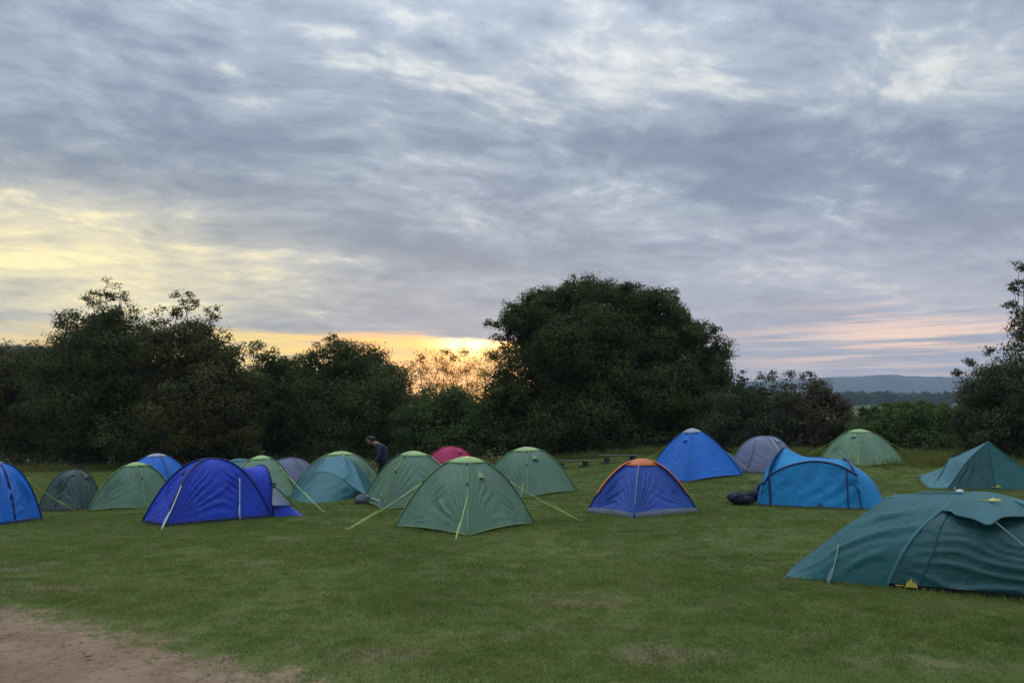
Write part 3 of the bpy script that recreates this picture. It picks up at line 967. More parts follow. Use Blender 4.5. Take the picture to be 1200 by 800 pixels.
class Dome:
    """two crossing poles over four corners, a panel between each pair of pole halves"""
    def __init__(s, name, label, corners, H, mat, seed=1, p=2.2, group=None, sag=.05, lift=.04, fold=.015, apex=(0, 0), mats=None, cat='tent', skip=()):
        s.c = [np.array(c, float) for c in corners]; s.H = H; s.p = p; s.seed = seed
        s.C = np.mean(s.c, axis=0)
        s.base = s.C.copy(); s.base[2] = float(gz(s.C[0], s.C[1]))
        s.zc = s.base[2]; s.apex = np.array([apex[0], apex[1]])
        s.t = thing(name, label, cat, s.base, group)
        s.sag, s.lift, s.fold = sag, lift, fold
        for k in range(4):
            if k in skip: continue
            FOOT.append((s.c[k], s.c[(k + 1) % 4]))
            m_ = (mats or {}).get(k, mat)
            nr = 58 if s.C[1] < 19 else 38
            rho = 1 - np.linspace(0, 1, nr) ** 1.15
            T, Q = np.meshgrid(np.linspace(0, 1, nr + 4), rho)
            g = s.surf(k, T, Q)
            hgt = 1 - Q
            edge = np.minimum(T, 1 - T)
            f = corner_folds(T, hgt * 1.15, seed * 7 + k, fold) * np.clip(edge * 9, 0, 1) * np.clip(Q * 5, 0, 1)
            g = g + s.nrm(k) * f[..., None]
            mb = MB(); mb.grid(g); mb.build('fly_panel', M[m_], s.t, s.base)
    def pole(s, k, q):
        q = np.asarray(q, float); c = s.c[k % 4]
        ap = s.C[:2] + s.apex
        xy = ap + (c[:2] - ap) * q[..., None]
        z0 = s.zc + (float(gz(c[0], c[1])) - s.zc) * q
        return np.concatenate([xy, (z0 + .01 + s.H * (1 - q ** s.p))[..., None]], -1)
    def nrm(s, k):
        a, b = s.c[k % 4], s.c[(k + 1) % 4]; ap = np.array([*(s.C[:2]), 0]); m = (a + b) / 2 - s.C; m[2] = 0
        n = m / np.linalg.norm(m); n[2] = .55
        return n / np.linalg.norm(n)
    def surf(s, k, T, Q):
        T, Q = np.asarray(T, float), np.asarray(Q, float)
        a, b = s.pole(k, Q), s.pole(k + 1, Q)
        g = a * (1 - T[..., None]) + b * T[..., None]
        bow = 4 * T * (1 - T)
        n = s.nrm(k)
        g = g - n * (bow * s.sag * np.sin(np.clip(Q, 0, 1) * math.pi) ** .8)[..., None]
        g[..., 2] += bow * s.lift * np.clip(Q, 0, 1) ** 9
        return g
    def sleeve(s, mat, w=.05, th=.013, ks=range(4), q0=.0, q1=1.0, name='pole_sleeve'):
        for k in ks:
            q = np.linspace(q1, q0, 22); pth = s.pole(k, q)
            d = s.c[k] - s.C; d[2] = 0; d /= np.linalg.norm(d)
            nr = np.stack([np.array([*(d[:2] * (.25 + .75 * x)), 1 - .75 * x]) for x in q])
            mb = MB(); rib(mb, pth + nr * .004, nr, w, th); mb.build(name, M[mat], s.t, s.base)
    def cap(s, mat, q=.27, off=.03, drop=.02, curve=.10, name='vent_cap'):
        rows = []
        for rr in np.linspace(1, 0.02, 9):
            ring = []
            for k in range(4):
                T = np.linspace(0, 1, 13)[:-1]
                a, b = s.pole(k, np.full(12, q * rr)), s.pole(k + 1, np.full(12, q * rr))
                pnt = a * (1 - T[:, None]) + b * T[:, None]
                ctr = np.array([*(s.C[:2] + s.apex), 0])
                pull = (4 * T * (1 - T) * curve * rr)[:, None]
                pnt[:, :2] += (ctr[:2] - pnt[:, :2]) * pull * .6
                pnt[:, 2] += off - drop * rr
                ring.append(pnt)
            ring = np.vstack(ring); rows.append(np.vstack([ring, ring[:1]]))
        lip = rows[0].copy(); lip[:, 2] -= .022
        mb = MB(); mb.grid(np.stack([lip] + rows)); mb.build(name, M[mat], s.t, s.base)
    def hem(s, mat, rad=.011, ks=range(4)):
        for k in ks:
            T = np.linspace(0, 1, 22); pth = s.surf(k, T, np.full(22, 1.0))
            mb = MB(); mb.tube(pth, rad, 5, caps=True); mb.build('hem', M[mat], s.t, s.base)
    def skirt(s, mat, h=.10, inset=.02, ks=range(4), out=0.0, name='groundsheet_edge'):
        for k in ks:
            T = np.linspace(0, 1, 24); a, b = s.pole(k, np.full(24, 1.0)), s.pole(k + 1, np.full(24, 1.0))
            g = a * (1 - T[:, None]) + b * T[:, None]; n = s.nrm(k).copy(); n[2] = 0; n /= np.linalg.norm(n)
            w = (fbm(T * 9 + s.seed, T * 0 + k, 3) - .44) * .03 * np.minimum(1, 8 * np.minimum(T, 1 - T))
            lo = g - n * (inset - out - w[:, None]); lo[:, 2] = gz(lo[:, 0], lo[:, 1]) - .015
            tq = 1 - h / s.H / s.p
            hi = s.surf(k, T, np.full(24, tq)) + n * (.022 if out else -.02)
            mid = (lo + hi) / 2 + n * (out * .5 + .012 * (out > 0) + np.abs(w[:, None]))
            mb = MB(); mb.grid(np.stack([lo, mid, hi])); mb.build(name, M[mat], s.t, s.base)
    def line(s, mat, k, pts, rad=.008, name='zip', off=.006):
        q = cr([(a, b, 0) for a, b in pts], 26)
        pth = s.surf(k, q[:, 0], q[:, 1]) + s.nrm(k) * off
        mb = MB(); mb.tube(pth, rad, 5); mb.build(name, M[mat], s.t, s.base)
    def hood(s, mat, k, T, Q, size, dark='navy'):
        """a little propped-open vent: three-cornered hood standing off the panel"""
        c = s.surf(k, T, Q); n = s.nrm(k)
        up = s.surf(k, T, Q - .02) - s.surf(k, T, Q + .02); up /= np.linalg.norm(up)
        sd = np.cross(up, n); sd /= np.linalg.norm(sd)
        a = c + up * size * .55 + n * .01; l = c - sd * size * .5 - up * size * .42 + n * .012; r_ = c + sd * size * .5 - up * size * .42 + n * .012
        tip = c - up * size * .42 + n * size * .34
        mb = MB(); mb.grid(loft([[a, a + (l - a) * .02], [a * .5 + tip * .5 + n * .01 + (l - tip) * .25, a * .5 + tip * .5 + (l - tip) * .25 + [0, 0, .002]], [l, l + (a - l) * .02]], 2, 2)) if False else mb.add([a, l, tip, r_, (l + tip) / 2 + n * .012, (tip + r_) / 2 + n * .012, (a + tip) / 2 + n * .012],
                       [(0, 1, 4), (0, 4, 6), (4, 2, 6), (0, 6, 5), (6, 2, 5), (0, 5, 3)])
        mb.build('vent_hood', M[mat], s.t, s.base, smooth=False)
        d = MB(); d.add([l - n * .004, r_ - n * .004, tip - n * .02, (l + r_) / 2 + up * size * .15 + n * .004], [(0, 2, 3), (2, 1, 3)]); d.build('vent_opening', M[dark], s.t, s.base, smooth=False)
    def guy(s, k, q, px, mat='cord', T=None, rad=.005):
        p0 = s.pole(k, np.array(q)) if T is None else s.surf(k, np.array(T), np.array(q))
        g = G(*px) if len(px) == 2 else np.array(px)
        return guy(s.t, s.base, p0, g, mat, rad)
    def toggles(s, qs=(.33, .62), ks=range(4)):
        for k in ks:
            for q in qs:
                mb = MB(); c = s.pole(k, np.array(q)); mb.tube(np.array([c - [0, 0, .02], c + [0, 0, .035]]), .022, 6)
                mb.build('toggle', M['navy'], s.t, s.base)


def corners_from(Lp, Fp, Rp):
    """left, front and right corner as seen in the photograph -> four corners, L F R B"""
    L, F, Rr = G(*Lp), G(*Fp), G(*Rp)
    B = L + Rr - F
    B[2] = float(gz(B[0], B[1]))
    return [L, F, Rr, B]


def corners_at(px, Y, half, ang, ratio=1.0):
    """centre under photo column px at distance Y, half diagonal, direction of the first corner (degrees); L F R B"""
    c = XY(px, Y); out = []
    ang = ang - math.degrees(math.atan2(c[0], c[1]))      # as it looks along the line of sight
    for i in range(4):
        a = R(ang + 90 * i) if ratio == 1 else R(ang + (0, 2 * math.degrees(math.atan(ratio)), 180, 180 + 2 * math.degrees(math.atan(ratio)))[i])
        x, y = c[0] + half * math.cos(a), c[1] + half * math.sin(a)
        out.append(np.array([x, y, float(gz(x, y))]))
    return out


def top_h(cs, py):
    c = np.mean(cs, axis=0); d = ray(600, py)
    return CAM_H + d[2] * c[1] / d[1] - float(gz(c[0], c[1]))


GG = 'green dome tents with lime vent caps'


def green_dome(label, cs, H, seed, front=1, hood=None, mat='green', sl='limedull', guys=(), zips=(), thin=.02):
    d = Dome('dome_tent', label, cs, H, mat, seed, group=GG, p=2.15)
    d.sleeve(sl, .05, .014, ks=(0, 2, 3)); d.sleeve(sl, thin, .012, ks=(1,))
    d.cap('lime')
    d.hem('limedull', .009)
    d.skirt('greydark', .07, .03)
    d.toggles()
    for k, T, Q, z in (hood or ()): d.hood('limedull', k, T, Q, z)
    for k, q, px, T in guys: d.guy(k, q, px, 'cord', T)
    for k, pts in zips: d.line('limedull', k, pts, .010)
    return d


# the one standing alone in the middle of the meadow, a corner towards the camera
cs = corners_from((463, 617), (548, 628), (626, 613))
d = green_dome('green dome tent nearest on the open grass, one corner towards us', cs, top_h(cs, 537), 1, hood=[(1, .42, .50, .19)],
               guys=[(1, .72, (534, 634), None), (0, .62, (406, 622), None), (2, .60, (682, 612), None)])
cs = corners_at(617, 20.4, 1.31, 181)
d = green_dome('green dome tent further back, between the nearest green dome and the orange topped tent', cs, top_h(cs, 525), 2, hood=[(1, .36, .46, .22)],
               guys=[(1, .52, (611, 583), None)])
cs = corners_at(484, 17.7, 1.31, 151.6)
d = green_dome('green dome tent with a zipped door on its narrow face, behind the nearest green dome', cs, top_h(cs, 530), 3, mat='green',
               guys=[(1, .62, (478, 578), None), (1, .80, (456, 590), .05)],
               zips=[(0, [(.12, .97), (.30, .5), (.62, .22), (.80, .45), (.88, .97)]), (0, [(.45, .26), (.52, .6), (.5, .98)])])
d.line('palegrey', 0, [(.35, .955), (.75, .955)], .022, 'groundsheet_flap')
cs = corners_at(304, 20.5, 1.28, 222)
d = green_dome('green dome tent with lime cap peeping over the porch of the royal blue tent', cs, top_h(cs, 535), 4, mat='green2',
               guys=[(1, .55, (380, 601), None)], zips=[(1, [(.2, .97), (.42, .3), (.72, .25), (.86, .97)])])
cs = corners_at(157, 19.3, 1.02, 193)
d = green_dome('green dome tent between the small dark green tent and the royal blue tent', cs, top_h(cs, 543), 5,
               guys=[(1, .42, (122, 594), None)])
cs = corners_at(1009, 24.6, 1.25, 184)
d = green_dome('green dome tent with lime cap below the hedge and the far hills', cs, top_h(cs, 504), 6, mat='green2', hood=[(0, .62, .40, .2)],
               guys=[(1, .35, (1005, 546), None), (0, .55, (940, 536), None), (2, .55, (1074, 534), None)])

# green dome with a teal fly draped over its front
cs = corners_at(398, 20.7, 1.32, 190)
d = Dome('dome_tent', 'green dome tent with a dark teal porch sheet draped down its front', cs, top_h(cs, 530), 'green2', 7, p=2.2, group=GG)
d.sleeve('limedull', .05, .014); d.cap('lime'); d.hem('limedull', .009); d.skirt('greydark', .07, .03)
topl = [P(381, 538, 19.9), P(392, 534.5, 20.1), P(405, 535, 20.1), P(412, 538, 19.9)]
rdg = [P(366, 557, 19.4), P(376, 552.5, 19.2), P(389, 555, 19.05), P(403, 562, 18.95), P(414, 571, 18.95), P(430, 581, 19.0)]
gl_ = [G(346, 587), G(358, 589), G(372, 589.5), G(390, 588), G(408, 585), G(431, 582.5)]
wr = lambda U, V: (np.sin(V * 34 + U * 10 + 4 * vnoise(U * 3, V * 4)) * .45 + (fbm(U * 4, V * 5, 3) - .45) * 1.4) * .022 * np.sin(np.clip(U, 0, 1) * math.pi)
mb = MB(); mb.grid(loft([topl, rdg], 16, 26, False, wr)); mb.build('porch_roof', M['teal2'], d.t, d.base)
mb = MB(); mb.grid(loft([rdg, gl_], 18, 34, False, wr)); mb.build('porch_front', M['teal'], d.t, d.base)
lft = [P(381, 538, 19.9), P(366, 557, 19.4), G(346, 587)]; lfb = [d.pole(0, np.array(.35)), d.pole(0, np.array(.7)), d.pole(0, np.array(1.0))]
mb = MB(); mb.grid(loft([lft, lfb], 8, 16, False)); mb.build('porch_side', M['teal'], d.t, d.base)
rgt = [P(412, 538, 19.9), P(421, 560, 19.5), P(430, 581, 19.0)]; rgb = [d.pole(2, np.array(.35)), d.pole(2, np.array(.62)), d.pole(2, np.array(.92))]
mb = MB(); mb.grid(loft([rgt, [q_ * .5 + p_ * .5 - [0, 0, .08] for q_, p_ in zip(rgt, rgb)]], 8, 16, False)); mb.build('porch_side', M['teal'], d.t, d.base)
mb = MB(); mb.tube(cr(rdg, 20), .010, 5); mb.build('seam', M['tealdark'], d.t, d.base)
mb = MB(); mb.tube(cr([P(404, 535, 20.05), P(411, 550, 19.5), P(403, 562, 18.93)], 16), .010, 5); mb.build('seam', M['teal2'], d.t, d.base)
d.line('limedull', 2, [(.12, .25), (.16, .6), (.14, .98)], .014, 'seam')

# blue tent with the orange top
cs = corners_from((688, 600), (743, 607), (818, 600))
d = Dome('dome_tent', 'small blue dome tent with an orange top and grey skirt', cs, top_h(cs, 538.5), 'blue', 8, p=2.0, lift=.045, sag=.06, fold=.020)
d.sleeve('orange', .12, .022, q0=.2, q1=.82, ks=(0, 2, 3)); d.sleeve('grey', .018, .010, ks=(1,), q0=.25, q1=.9)
d.sleeve('navy', .05, .014, ks=(0, 2, 3), q0=.80, q1=1)
d.cap('orange', .31, .022, .018, .14, name='top_panel'); d.skirt('skirtgrey', .085, .0, out=.015, name='skirt')
d.skirt('greydark', .05, .03)

# bright blue dome at the back with grey cap
cs = corners_at(812, 22.2, 1.34, 172)
d = Dome('dome_tent', 'bright blue dome tent with a grey cap, tallest of the blue tents by the bushes', cs, top_h(cs, 503), 'bright', 9, p=1.75, sag=.07, fold=.012, group='bright blue dome tents')
d.sleeve('navy', .035, .012, q0=.24, ks=(0, 2, 3)); d.sleeve('bright', .035, .012, q0=.24, ks=(1,)); d.cap('palegrey', .20, .03); d.hem('navy', .012); d.hood('bright', 0, .70, .36, .22)
d.guy(1, .22, (799, 559), 'cordwhite', rad=.008); d.guy(2, .55, (880, 554)); d.guy(0, .5, (757, 538))
# porch flare on its right side
a = d.pole(2, np.array([.62, .8, 1.0])); q = G(871, 553)
mb = MB(); mb.grid(loft([[a[0], a[1], a[2]], [a[0] * .5 + q * .5 + [0, 0, .12], a[1] * .45 + q * .55 + [0, 0, .02], q]], 8, 10, False)); mb.build('porch_flap', M['bright'], d.t, d.base)
cs = corners_at(181, 23.6, 1.32, 200)
d = Dome('dome_tent', 'bright blue dome tent half hidden by a green dome and the royal blue tent', cs, top_h(cs, 532.5), 'bright', 10, p=2.1, group='bright blue dome tents')
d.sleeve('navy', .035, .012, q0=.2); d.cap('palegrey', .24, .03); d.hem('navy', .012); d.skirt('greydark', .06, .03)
cs = corners_at(-14, 14.9, .92, 196)
d = Dome('dome_tent', 'bright blue dome tent cut off by the picture edge, lime guyline from its shoulder', cs, top_h(cs, 542), 'bright', 11, p=2.7, lift=.01, sag=.03, group='bright blue dome tents')
d.sleeve('navy', .045, .013, q0=.2, ks=(0, 2, 3)); d.sleeve('bright', .03, .012, q0=.2, ks=(1,)); d.cap('palegrey', .2, .03); d.skirt('navy', .05, .0, out=.01); d.guy(2, .62, (87, 599)); d.line('navy', 1, [(.35, .15), (.30, .5), (.26, .98)], .02, 'seam')

# plain domes peeping out at the back
cs = corners_at(279, 27, 1.25, 200)
d = Dome('dome_tent', 'pale teal dome tent of which only the top shows behind the royal blue tent', cs, top_h(cs, 538), 'teal2', 12, p=2.4); d.cap('teal2', .3, .02); d.hem('teal', .01); d.sleeve('teal', .03, .01, q0=.2)
cs = corners_at(338, 23.2, 1.2, 208)
d = Dome('dome_tent', 'slate grey dome tent with a dark pole line, behind the pale green tent', cs, top_h(cs, 536.5), 'slate', 13, p=2.5); d.sleeve('navy', .05, .013, q0=.0, ks=(0, 2, 3)); d.sleeve('slate', .04, .012, ks=(1,)); d.skirt('navy', .12, .0, out=.01); d.line('grey', 1, [(.1, .75), (.5, .7), (.9, .78)], .014, 'seam')
cs = corners_at(528, 27.5, 1.15, 190)
d = Dome('dome_tent', 'dark pink dome tent behind the lime capped tents', cs, top_h(cs, 523.5), 'magenta', 14, p=2.4, sag=.03); d.sleeve('magenta', .04, .014); d.hood('magenta', 1, .5, .42, .26); d.skirt('greydark', .06, .03); d.line('palegrey', 0, [(.1, .9), (.14, .6)], .012, 'seam')
cs = corners_at(896, 22.6, 1.08, 205)
d = Dome('dome_tent', 'grey lilac dome tent in front of the rust tinged bush, beside the azure tent', cs, top_h(cs, 511.5), 'lilac', 15, p=2.8, sag=.0, lift=.02, fold=.02)
d.sleeve('lilac', .035, .013); d.hood('grey', 1, .55, .42, .25); d.line('cordwhite', 1, [(.18, .35), (.16, .7), (.12, .99)], .010); d.line('slate', 0, [(.3, .4), (.4, .7), (.35, .98)], .010); d.skirt('slate', .05, .0, out=.008); d.guy(1, .4, (893, 553), 'cordwhite')

# small dark green tent
cs = corners_at(83, 19.6, .80, 205)
d = Dome('small_tent', 'small dark green tent with a black door mouth, below the dark trees', cs, top_h(cs, 551), 'darkgreen', 16, p=2.7, sag=.02, lift=.02, fold=.022)
d.sleeve('darkgreen', .035, .012); d.skirt('greydark', .06, .0, out=.008); d.hood('darkgreen', 1, .5, .45, .28)
d.line('greydark', 0, [(.35, .96), (.5, .55), (.8, .5), (.92, .97)], .014, 'door_edge')
a = d.surf(1, np.array([.75, .9, 1.0]), np.array([.55, .8, 1.0])); q = G(112, 593)
mb = MB(); mb.grid(loft([[a[0], a[1], a[2]], [a[0] * .6 + q * .4, a[1] * .4 + q * .6, q]], 8, 8, False)); mb.build('open_flap', M['grey'], d.t, d.base)

# ---- royal blue tent: a crossed-pole body with a hooped porch and a windowed door
cs = [G(168, 613), G(193, 617), G(318, 606), None]
u_ = cs[2] - cs[1]; n_ = np.array([-u_[1], u_[0], 0]) / np.hypot(u_[0], u_[1])
cs[0] = cs[1] + n_ * 1.0 - u_ * .045; cs[3] = cs[2] + n_ * 1.0 - u_ * .045
for c in cs: c[2] = float(gz(c[0], c[1]))
Hh = top_h(cs, 538)
d = Dome('porch_tent', 'royal blue tent with navy poles, white guylines and a hooped porch with a clear window', cs, Hh, 'royal', 17, p=2.35, sag=.02, lift=.015, fold=.020)
d.sleeve('navy', .055, .016); d.skirt('navy', .045, .0, out=.006)
d.guy(1, .66, (189, 622), 'cordwhite', rad=.008); 
p0 = d.surf(1, np.array(.70), np.array(.50)); guy(d.t, d.base, P(281, 560, p0[1] - .05), G(281, 610), 'cordwhite', .008)
d.hood('navy', 0, .45, .5, .14)
ud = u_ / np.linalg.norm(u_)
def hoop(o, w, h, lean=0.0, n=11):
    a = np.linspace(0, math.pi, n); out = []
    for x in a:
        out.append(o + n_ * (w / 2 - w / 2 * math.copysign(abs(math.cos(x)) ** .7, math.cos(x))) + np.array([0, 0, h * math.sin(x) ** .75]) + ud * lean * math.sin(x))
    return np.array(out)
o2 = cs[2] + ud * .04
hp = hoop(o2, 1.05, Hh * .86, -.05)
mid_ = [np.vstack([d.pole(2, np.array([1.0, .93, .82, .66, .52, .42])), d.pole(3, np.array([.42, .52, .66, .82, .93, 1.0]))])]
wr = lambda U, V: (fbm(U * 3, V * 4, 3) - .45) * .03 * np.sin(U * math.pi)
inner = cr(mid_[0], 24); outer = cr(hp, 24)
g_ = []
for s_ in np.linspace(0, 1, 14):
    row = inner * (1 - s_) + outer * s_; row[:, 2] -= .05 * math.sin(math.pi * s_); row[:, 2] = np.maximum(row[:, 2], gz(row[:, 0], row[:, 1]) + .0); g_.append(row)
mb = MB(); mb.grid(np.array(g_)); mb.build('porch_roof', M['royal'], d.t, d.base)
mb = MB(); mb.tube(outer, .018, 6); mb.build('porch_pole', M['navy'], d.t, d.base)
# the sloping door with its clear window
f0, f1 = G(318, 606) + ud * .05, G(355, 604)
b1 = f1 + n_ * .75; b1[2] = float(gz(b1[0], b1[1]))
ht = o2 + ud * .05 + n_ * .42 + np.array([0, 0, Hh * .52]); hb = o2 + ud * .05 + n_ * 1.0
dl = loft([[f0, f0 * .3 + ht * .7 - n_ * .18, ht, ht * .6 + hb * .4 + n_ * .1, hb], [f0 * .45 + f1 * .55, f1 * .5 + ht * .5 - n_ * .12 - [0, 0, .08], f1 * .45 + ht * .55 + n_ * .12 - [0, 0, .05], b1 * .5 + ht * .5, b1 * .5 + hb * .5], [f1, f1 + n_ * .2 + [0, 0, .05], f1 + n_ * .4 + [0, 0, .06], f1 + n_ * .55 + [0, 0, .05], b1]], 14, 20, True, wr)
mb = MB(); mb.grid(dl); mb.build('porch_door', M['royal'], d.t, d.base)
w0, w1, w2, w3 = P(319, 570, f0[1] - .02), P(326, 573, f0[1] - .06), P(343, 591, f1[1] - .01), P(319, 592, f0[1] - .07)
mb = MB(); mb.grid(loft([[w0, w1, w2], [(w0 + w3) / 2, (w1 * .3 + w3 * .3 + w2 * .4) , w2 - [.02, 0, .01]], [w3, w3 * .5 + w2 * .5, w2 - [.04, 0, .02]]], 8, 10)); mb.build('window_pane', M['pane'], d.t, d.base)
mb = MB(); mb.tube(cr([w0, w1, w2, w2 - [.04, 0, .02], w3, w0], 40), .010, 5); mb.build('window_seam', M['navy'], d.t, d.base)
mb = MB(); mb.tube(np.array([P(317, 566, f0[1]), P(323, 567, f0[1] - .05), P(321, 571, f0[1] - .05)]), .022, 5); mb.build('door_tie', M['navy'], d.t, d.base)

# ---- azure tunnel tent
B0, B1 = G(890, 592), G(1012, 597)
ax1 = (B1 - B0); Ln = np.linalg.norm(ax1[:2]); ax1 = ax1 / Ln; ax1[2] = 0; bk = np.array([-ax1[1], ax1[0], 0])
mid0 = (B0 + B1) / 2; mid0[2] = float(gz(mid0[0], mid0[1]))
t = thing('tunnel_tent', 'azure blue tunnel tent with navy pole lines and a dipped roof', 'tent', mid0)
base = mid0
Wd = 1.3
def L3(uu, vv, zz):
    q = B0 + ax1 * uu * Ln + bk * vv; q = q.copy(); q[2] = float(gz(q[0], q[1])) + zz
    return q
pv = ((.045, .02, .45), (.11, .07, .63), (.22, .12, .78), (.38, .17, .90), (.54, .18, .955), (.70, .16, .93), (.84, .11, .84), (.96, .05, .69))
gv = ((0, 0), (.1, -.01), (.22, -.02), (.4, -.03), (.55, -.03), (.7, -.03), (.85, -.02), (1, 0))
pB = [L3(*q) for q in pv]; pBb = [L3(q[0], Wd - q[1], q[2]) for q in pv]
gA = [L3(*q, .012) for q in gv]; gAb = [L3(q[0], Wd - q[1], .012) for q in gv]
rg = [L3(.12, .65, .90), L3(.21, .65, 1.15), L3(.30, .65, 1.16), L3(.42, .65, 1.04), L3(.58, .65, .965), L3(.70, .65, .95), L3(.80, .65, .965), L3(.89, .65, .90)]
rg1 = [a * .5 + b2 * .5 + [0, 0, z_] for a, b2, z_ in zip(pB, rg, (.02, .06, .05, .02, .01, .02, .03, .03))]
rg2 = [a * .5 + b2 * .5 + [0, 0, z_] for a, b2, z_ in zip(pBb, rg, (.02, .06, .05, .02, .01, .02, .03, .03))]
wside = lambda U, V: (np.sin(V * 30 - U * 15 + 5 * vnoise(U * 2, V * 3)) * .6 * np.clip(V * 1.6 - .3, 0, 1) + (fbm(V * 6, U * 4, 3) - .45) * 1.5) * .024 * np.sin(np.clip(U, 0, 1) * math.pi) ** .6
mb = MB(); mb.grid(loft([gA, pB], 24, 50, False, wside)); mb.build('side_panel', M['azure'], t, base)
mb = MB(); mb.grid(loft([gAb, pBb], 12, 30, False)); mb.build('side_panel', M['azure'], t, base)
mb = MB(); mb.grid(loft([pB, rg1, rg, rg2, pBb], 26, 44, True, lambda U, V: (fbm(V * 5, U * 4, 3) - .45) * .02)); mb.build('roof_panel', M['azure_skylit'], t, base)
for pth, w in ((pB, .022), (pBb, .02)):
    mb = MB(); mb.tube(cr(pth, 40), w, 6); mb.build('pole_sleeve', M['navy'], t, base)
hv = ((.115, -.02, .0), (.11, .0, .40), (.108, .07, .72), (.15, .22, .96), (.20, .42, 1.12), (.24, .65, 1.19), (.23, .95, 1.08), (.18, 1.2, .72), (.18, 1.31, 0))
hA = [L3(*q) for q in hv]
mb = MB(); mb.tube(cr(hA, 40), .022, 6); mb.build('pole_sleeve', M['navy'], t, base)
le = [L3(.045, .02, .48), L3(.07, .3, .78), L3(.12, .65, .93), L3(.07, 1.0, .78), L3(.045, 1.28, .48)]
mb = MB(); mb.grid(loft([le, [L3(.02, .0, .22), L3(.0, .3, .36), L3(.02, .65, .44), L3(.0, 1.0, .36), L3(.02, 1.3, .22)], [L3(0, 0, .012), L3(-.04, .3, .012), L3(-.05, .65, .012), L3(-.04, 1, .012), L3(0, 1.3, .012)]], 12, 22, True)); mb.build('end_panel', M['azure'], t, base)
mb = MB(); mb.grid(loft([le, [L3(.11, .03, .70), L3(.145, .24, .98), L3(.235, .65, 1.18), L3(.22, 1.0, 1.03), L3(.18, 1.22, .70)]], 8, 22, True)); mb.build('end_panel', M['azure'], t, base)
hC = [L3(.93, .06, .73), L3(.90, .25, .885), L3(.87, .45, .965), L3(.84, .65, .985), L3(.85, .95, .92), L3(.9, 1.2, .7)]
mb = MB(); mb.tube(cr(hC, 30), .020, 6); mb.build('pole_sleeve', M['navy'], t, base)
re_ = [L3(.96, .05, .69), L3(.92, .3, .86), L3(.89, .65, .90), L3(.92, 1.0, .84), L3(.96, 1.25, .69)]
mb = MB(); mb.grid(loft([re_, [L3(.983, .022, .35), L3(1.08, .3, .52), L3(1.10, .65, .54), L3(1.08, 1.0, .5), L3(.983, 1.275, .35)], [L3(1.0, 0, .012), L3(1.17, .22, .012), L3(1.22, .65, .012), L3(1.17, 1.05, .012), L3(1.0, 1.3, .012)]], 14, 24, True, lambda U, V: (np.sin(V * 30 + U * 8) * .3 + fbm(V * 5, U * 4, 3) - .45) * .02 * np.sin(U * math.pi))); mb.build('end_panel', M['azure'], t, base)
mb = MB(); rib(mb, cr([L3(.86, -.04, .0), L3(.86, -.0, .4), L3(.86, .09, .82)], 12), -bk, .028, .01); mb.build('seam_tape', M['navy'], t, base)
mb = MB(); mb.grid(loft([[a - [0, 0, .004] for a in gA], [a + bk * .02 - [0, 0, .07] for a in gA]], 2, 24)); mb.build('groundsheet_edge', M['navy'], t, base)
mb = MB(); mb.tube(cr([a + [0, 0, .004] for a in gA], 30), .014, 5); mb.build('hem', M['navy'], t, base)
mb = MB(); q0 = L3(.60, -.05, 0.02); mb.add([q0 - ax1 * .10, q0 + ax1 * .10, q0 + [0, 0, .10] + bk * .015, q0 - bk * .05], [(0, 3, 2), (3, 1, 2)]); mb.build('peg_tab', M['navy'], t, base, smooth=False)
mb = MB(); mb.tube(cr([L3(.885, .025, .52), L3(.93, .015, .50), L3(.965, -.0, .36), L3(.975, -.015, .05)], 14), .011, 5); mb.build('zip', M['navy'], t, base)
mb = MB(); mb.tube(np.array([L3(.045, .0, .50), L3(.0, -.03, .42), L3(-.01, -.03, .32)]), .03, 6); mb.build('door_tie', M['navy'], t, base)

# ---- pitched teal shelter at the far right
Yt = 18.6
PK, PA, PBg, PC, PD = P(1158, 517, 19.3), G(1087, 572), G(1110, 573), G(1167, 574), G(1242, 575)
PE, PM = P(1113, 536, 20.2), P(1131, 543, 19.2)
bkd = np.array([.35, 2.1, 0])
PEb, PBb, PDb = PE + [.5, .9, -.25], PA + [.75, 1.9, 0], PD + [-.1, 1.6, 0]
for q in (PBb, PDb): q[2] = float(gz(q[0], q[1]))
base = np.array([PC[0], PC[1] + .6, float(gz(PC[0], PC[1] + .6))])
t = thing('ridge_tent', 'teal pitched shelter tent with one sharp peak, in front of the tangled grey thicket', 'tent', base)
fan = lambda U, V: np.sin(V * 26 + 3 * vnoise(U * 3, V * 5)) * .020 * np.sin(U * math.pi) * np.clip(V * 2, 0, 1)
soft = lambda U, V: (fbm(U * 3 + 2, V * 4, 3) - .45) * .05 * np.sin(U * math.pi)
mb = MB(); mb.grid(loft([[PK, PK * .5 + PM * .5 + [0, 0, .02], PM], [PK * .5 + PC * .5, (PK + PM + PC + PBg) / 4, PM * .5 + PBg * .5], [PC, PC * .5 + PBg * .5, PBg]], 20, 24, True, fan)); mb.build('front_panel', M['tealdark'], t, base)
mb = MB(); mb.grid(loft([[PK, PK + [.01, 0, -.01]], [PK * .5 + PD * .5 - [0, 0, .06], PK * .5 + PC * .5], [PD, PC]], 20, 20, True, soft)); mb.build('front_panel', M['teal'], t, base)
mb = MB(); mb.grid(loft([[PK, PK * .5 + PE * .5 + [0, .1, -.05], PE], [PK * .5 + PM * .5 + [0, 0, .02], PK * .3 + PE * .3 + PM * .4, PE * .5 + PM * .5], [PM, PM + [0, 0, -.005], PM * .8 + PE * .2]], 14, 18, False, soft)); mb.build('roof_panel', M['teal2'], t, base)
